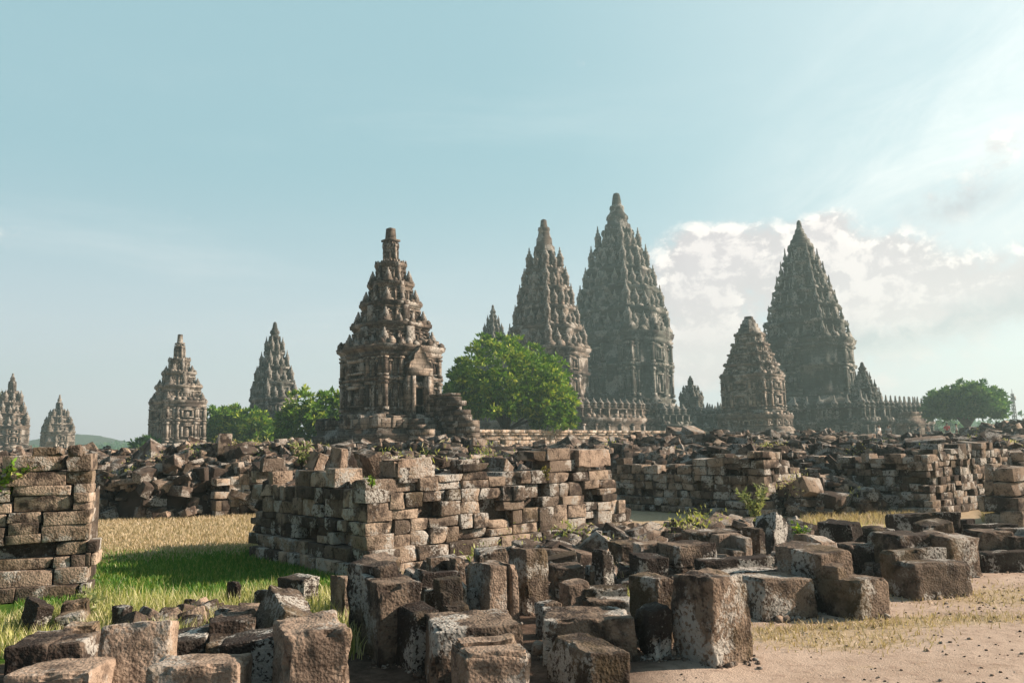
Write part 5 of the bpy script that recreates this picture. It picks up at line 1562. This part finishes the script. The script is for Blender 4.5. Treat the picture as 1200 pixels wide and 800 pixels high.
E = [(0, 1), (1, 2), (2, 3), (3, 4), (4, 5), (2, 6), (6, 7), (7, 8), (2, 9), (9, 10), (10, 11), (0, 12), (12, 13), (13, 14), (14, 15), (0, 16), (16, 17), (17, 18), (18, 19)]
RAD = [.13, .13, .14, .055, .10, .085, .065, .045, .03, .065, .045, .03, .085, .06, .042, .03, .085, .06, .042, .03]
body_me = skin_mesh('person', J, E, RAD, M_SKIN, 1)
def person(label, px, d, z0, shirt, trousers, rz, sc_=1.0):
    root = bpy.data.objects.new('person', body_me); COL.objects.link(root)
    root.location = ((rect(px, 505)[0] - 600) / F * d, d, z0); root.rotation_euler = (0, 0, R(rz)); root.scale = (sc_,) * 3
    tag(root, label, 'person', 'visitors walking in the temple court')
    a = skin_mesh('shirt', [J[0], J[1], J[2], J[6], J[7], J[9], J[10]], [(0, 1), (1, 2), (2, 3), (3, 4), (2, 5), (5, 6)], [.155, .15, .16, .085, .06, .085, .06], cloth(shirt))
    b = skin_mesh('trousers', [J[0], J[12], J[13], J[14], J[16], J[17], J[18]], [(0, 1), (1, 2), (2, 3), (0, 4), (4, 5), (5, 6)], [.145, .105, .08, .06, .105, .08, .06], cloth(trousers))
    hm = MB(); V, Q = stone_pts((.2, .22, .16), np.random.default_rng(1), 5, .08, .0, 0, 0); hm.add(V + np.array((0, .02, 1.70)), Q)
    for nm, me in (('shirt', a), ('trousers', b), ('hair', hm.mesh('hair', M_HAIR, True))):
        o = bpy.data.objects.new(nm, me); COL.objects.link(o); o.parent = root
person('tiny visitor in a white shirt at the foot of the gate shrine', 1030, 84, 1.2, (.75, .75, .74), (.05, .05, .07), 20)
person('tiny visitor in a grey top right of the one in white at the gate shrine', 1041, 86, 1.2, (.35, .35, .36), (.04, .04, .05), -30)
person('distant visitor in a dark top left of the flat domed tree', 1076, 92, 1.2, (.06, .06, .08), (.05, .05, .06), 80)
person('distant visitor in brown midway between gate shrine and flat domed tree', 1087, 90, 1.2, (.16, .10, .08), (.05, .05, .06), 0)
person('distant visitor in a red shirt under the left of the flat domed tree', 1110, 80, 1.2, (.50, .06, .06), (.05, .05, .06), 150)
person('distant visitor in a pale top right of the one in red', 1121, 86, 1.2, (.55, .55, .52), (.05, .05, .06), 60)

# lattice mast on the horizon
def mast():
    d = 170; X = (rect(1188, 480)[0] - 600) / F * d
    root = thing('lattice_mast', 'thin lattice mast against the sky right of the flat domed tree', 'mast', (X, d, 0))
    h = zat(461, d, 1188)
    mb = MB()
    cr = [(-.4, -.4), (.4, -.4), (.4, .4), (-.4, .4)]
    for (x, y) in cr: tube(mb, [(x, y, 0), (x * .7, y * .7, h * .5), (x * .45, y * .45, h)], 0.11, .07, 5)
    mb.obj('legs', M_METAL, root)
    mb = MB(); n_ = 14
    for k in range(n_):
        z0, z1 = h * k / n_, h * (k + 1) / n_
        f0, f1 = 1 - .55 * k / n_, 1 - .55 * (k + 1) / n_
        for i in range(4):
            a, b = cr[i], cr[(i + 1) % 4]
            tube(mb, [(a[0] * f0, a[1] * f0, z0), (b[0] * f1, b[1] * f1, z1)], 0.06, .06, 4)
    mb.obj('bracing', M_METAL, root)
    mb = MB(); tube(mb, [(0, 0, h - .2), (0, 0, h + 1.0)], .08, .04, 6); mb.box((.35, 0, h - 1.0), (.5, .3, .9)); mb.obj('antenna', M_METAL, root)
mast()

# ------------------------------------------------------------------ haze
def haze():
    mb = MB(); mb.box((0, 165, 34), (1180, 990, 76))
    m, n, out = new_mat('haze_air')
    v = n.new('ShaderNodeVolumePrincipled')
    v.inputs['Color'].default_value = (0.66, 0.95, 0.95, 1)
    v.inputs['Density'].default_value = 0.00115
    v.inputs['Anisotropy'].default_value = 0.3
    n.l.new(v.outputs[0], out.inputs['Volume'])
    o = mb.obj('haze', m)
    tag(o, 'thin bluish haze in the air over the whole temple field', 'haze', kind='stuff')
haze()
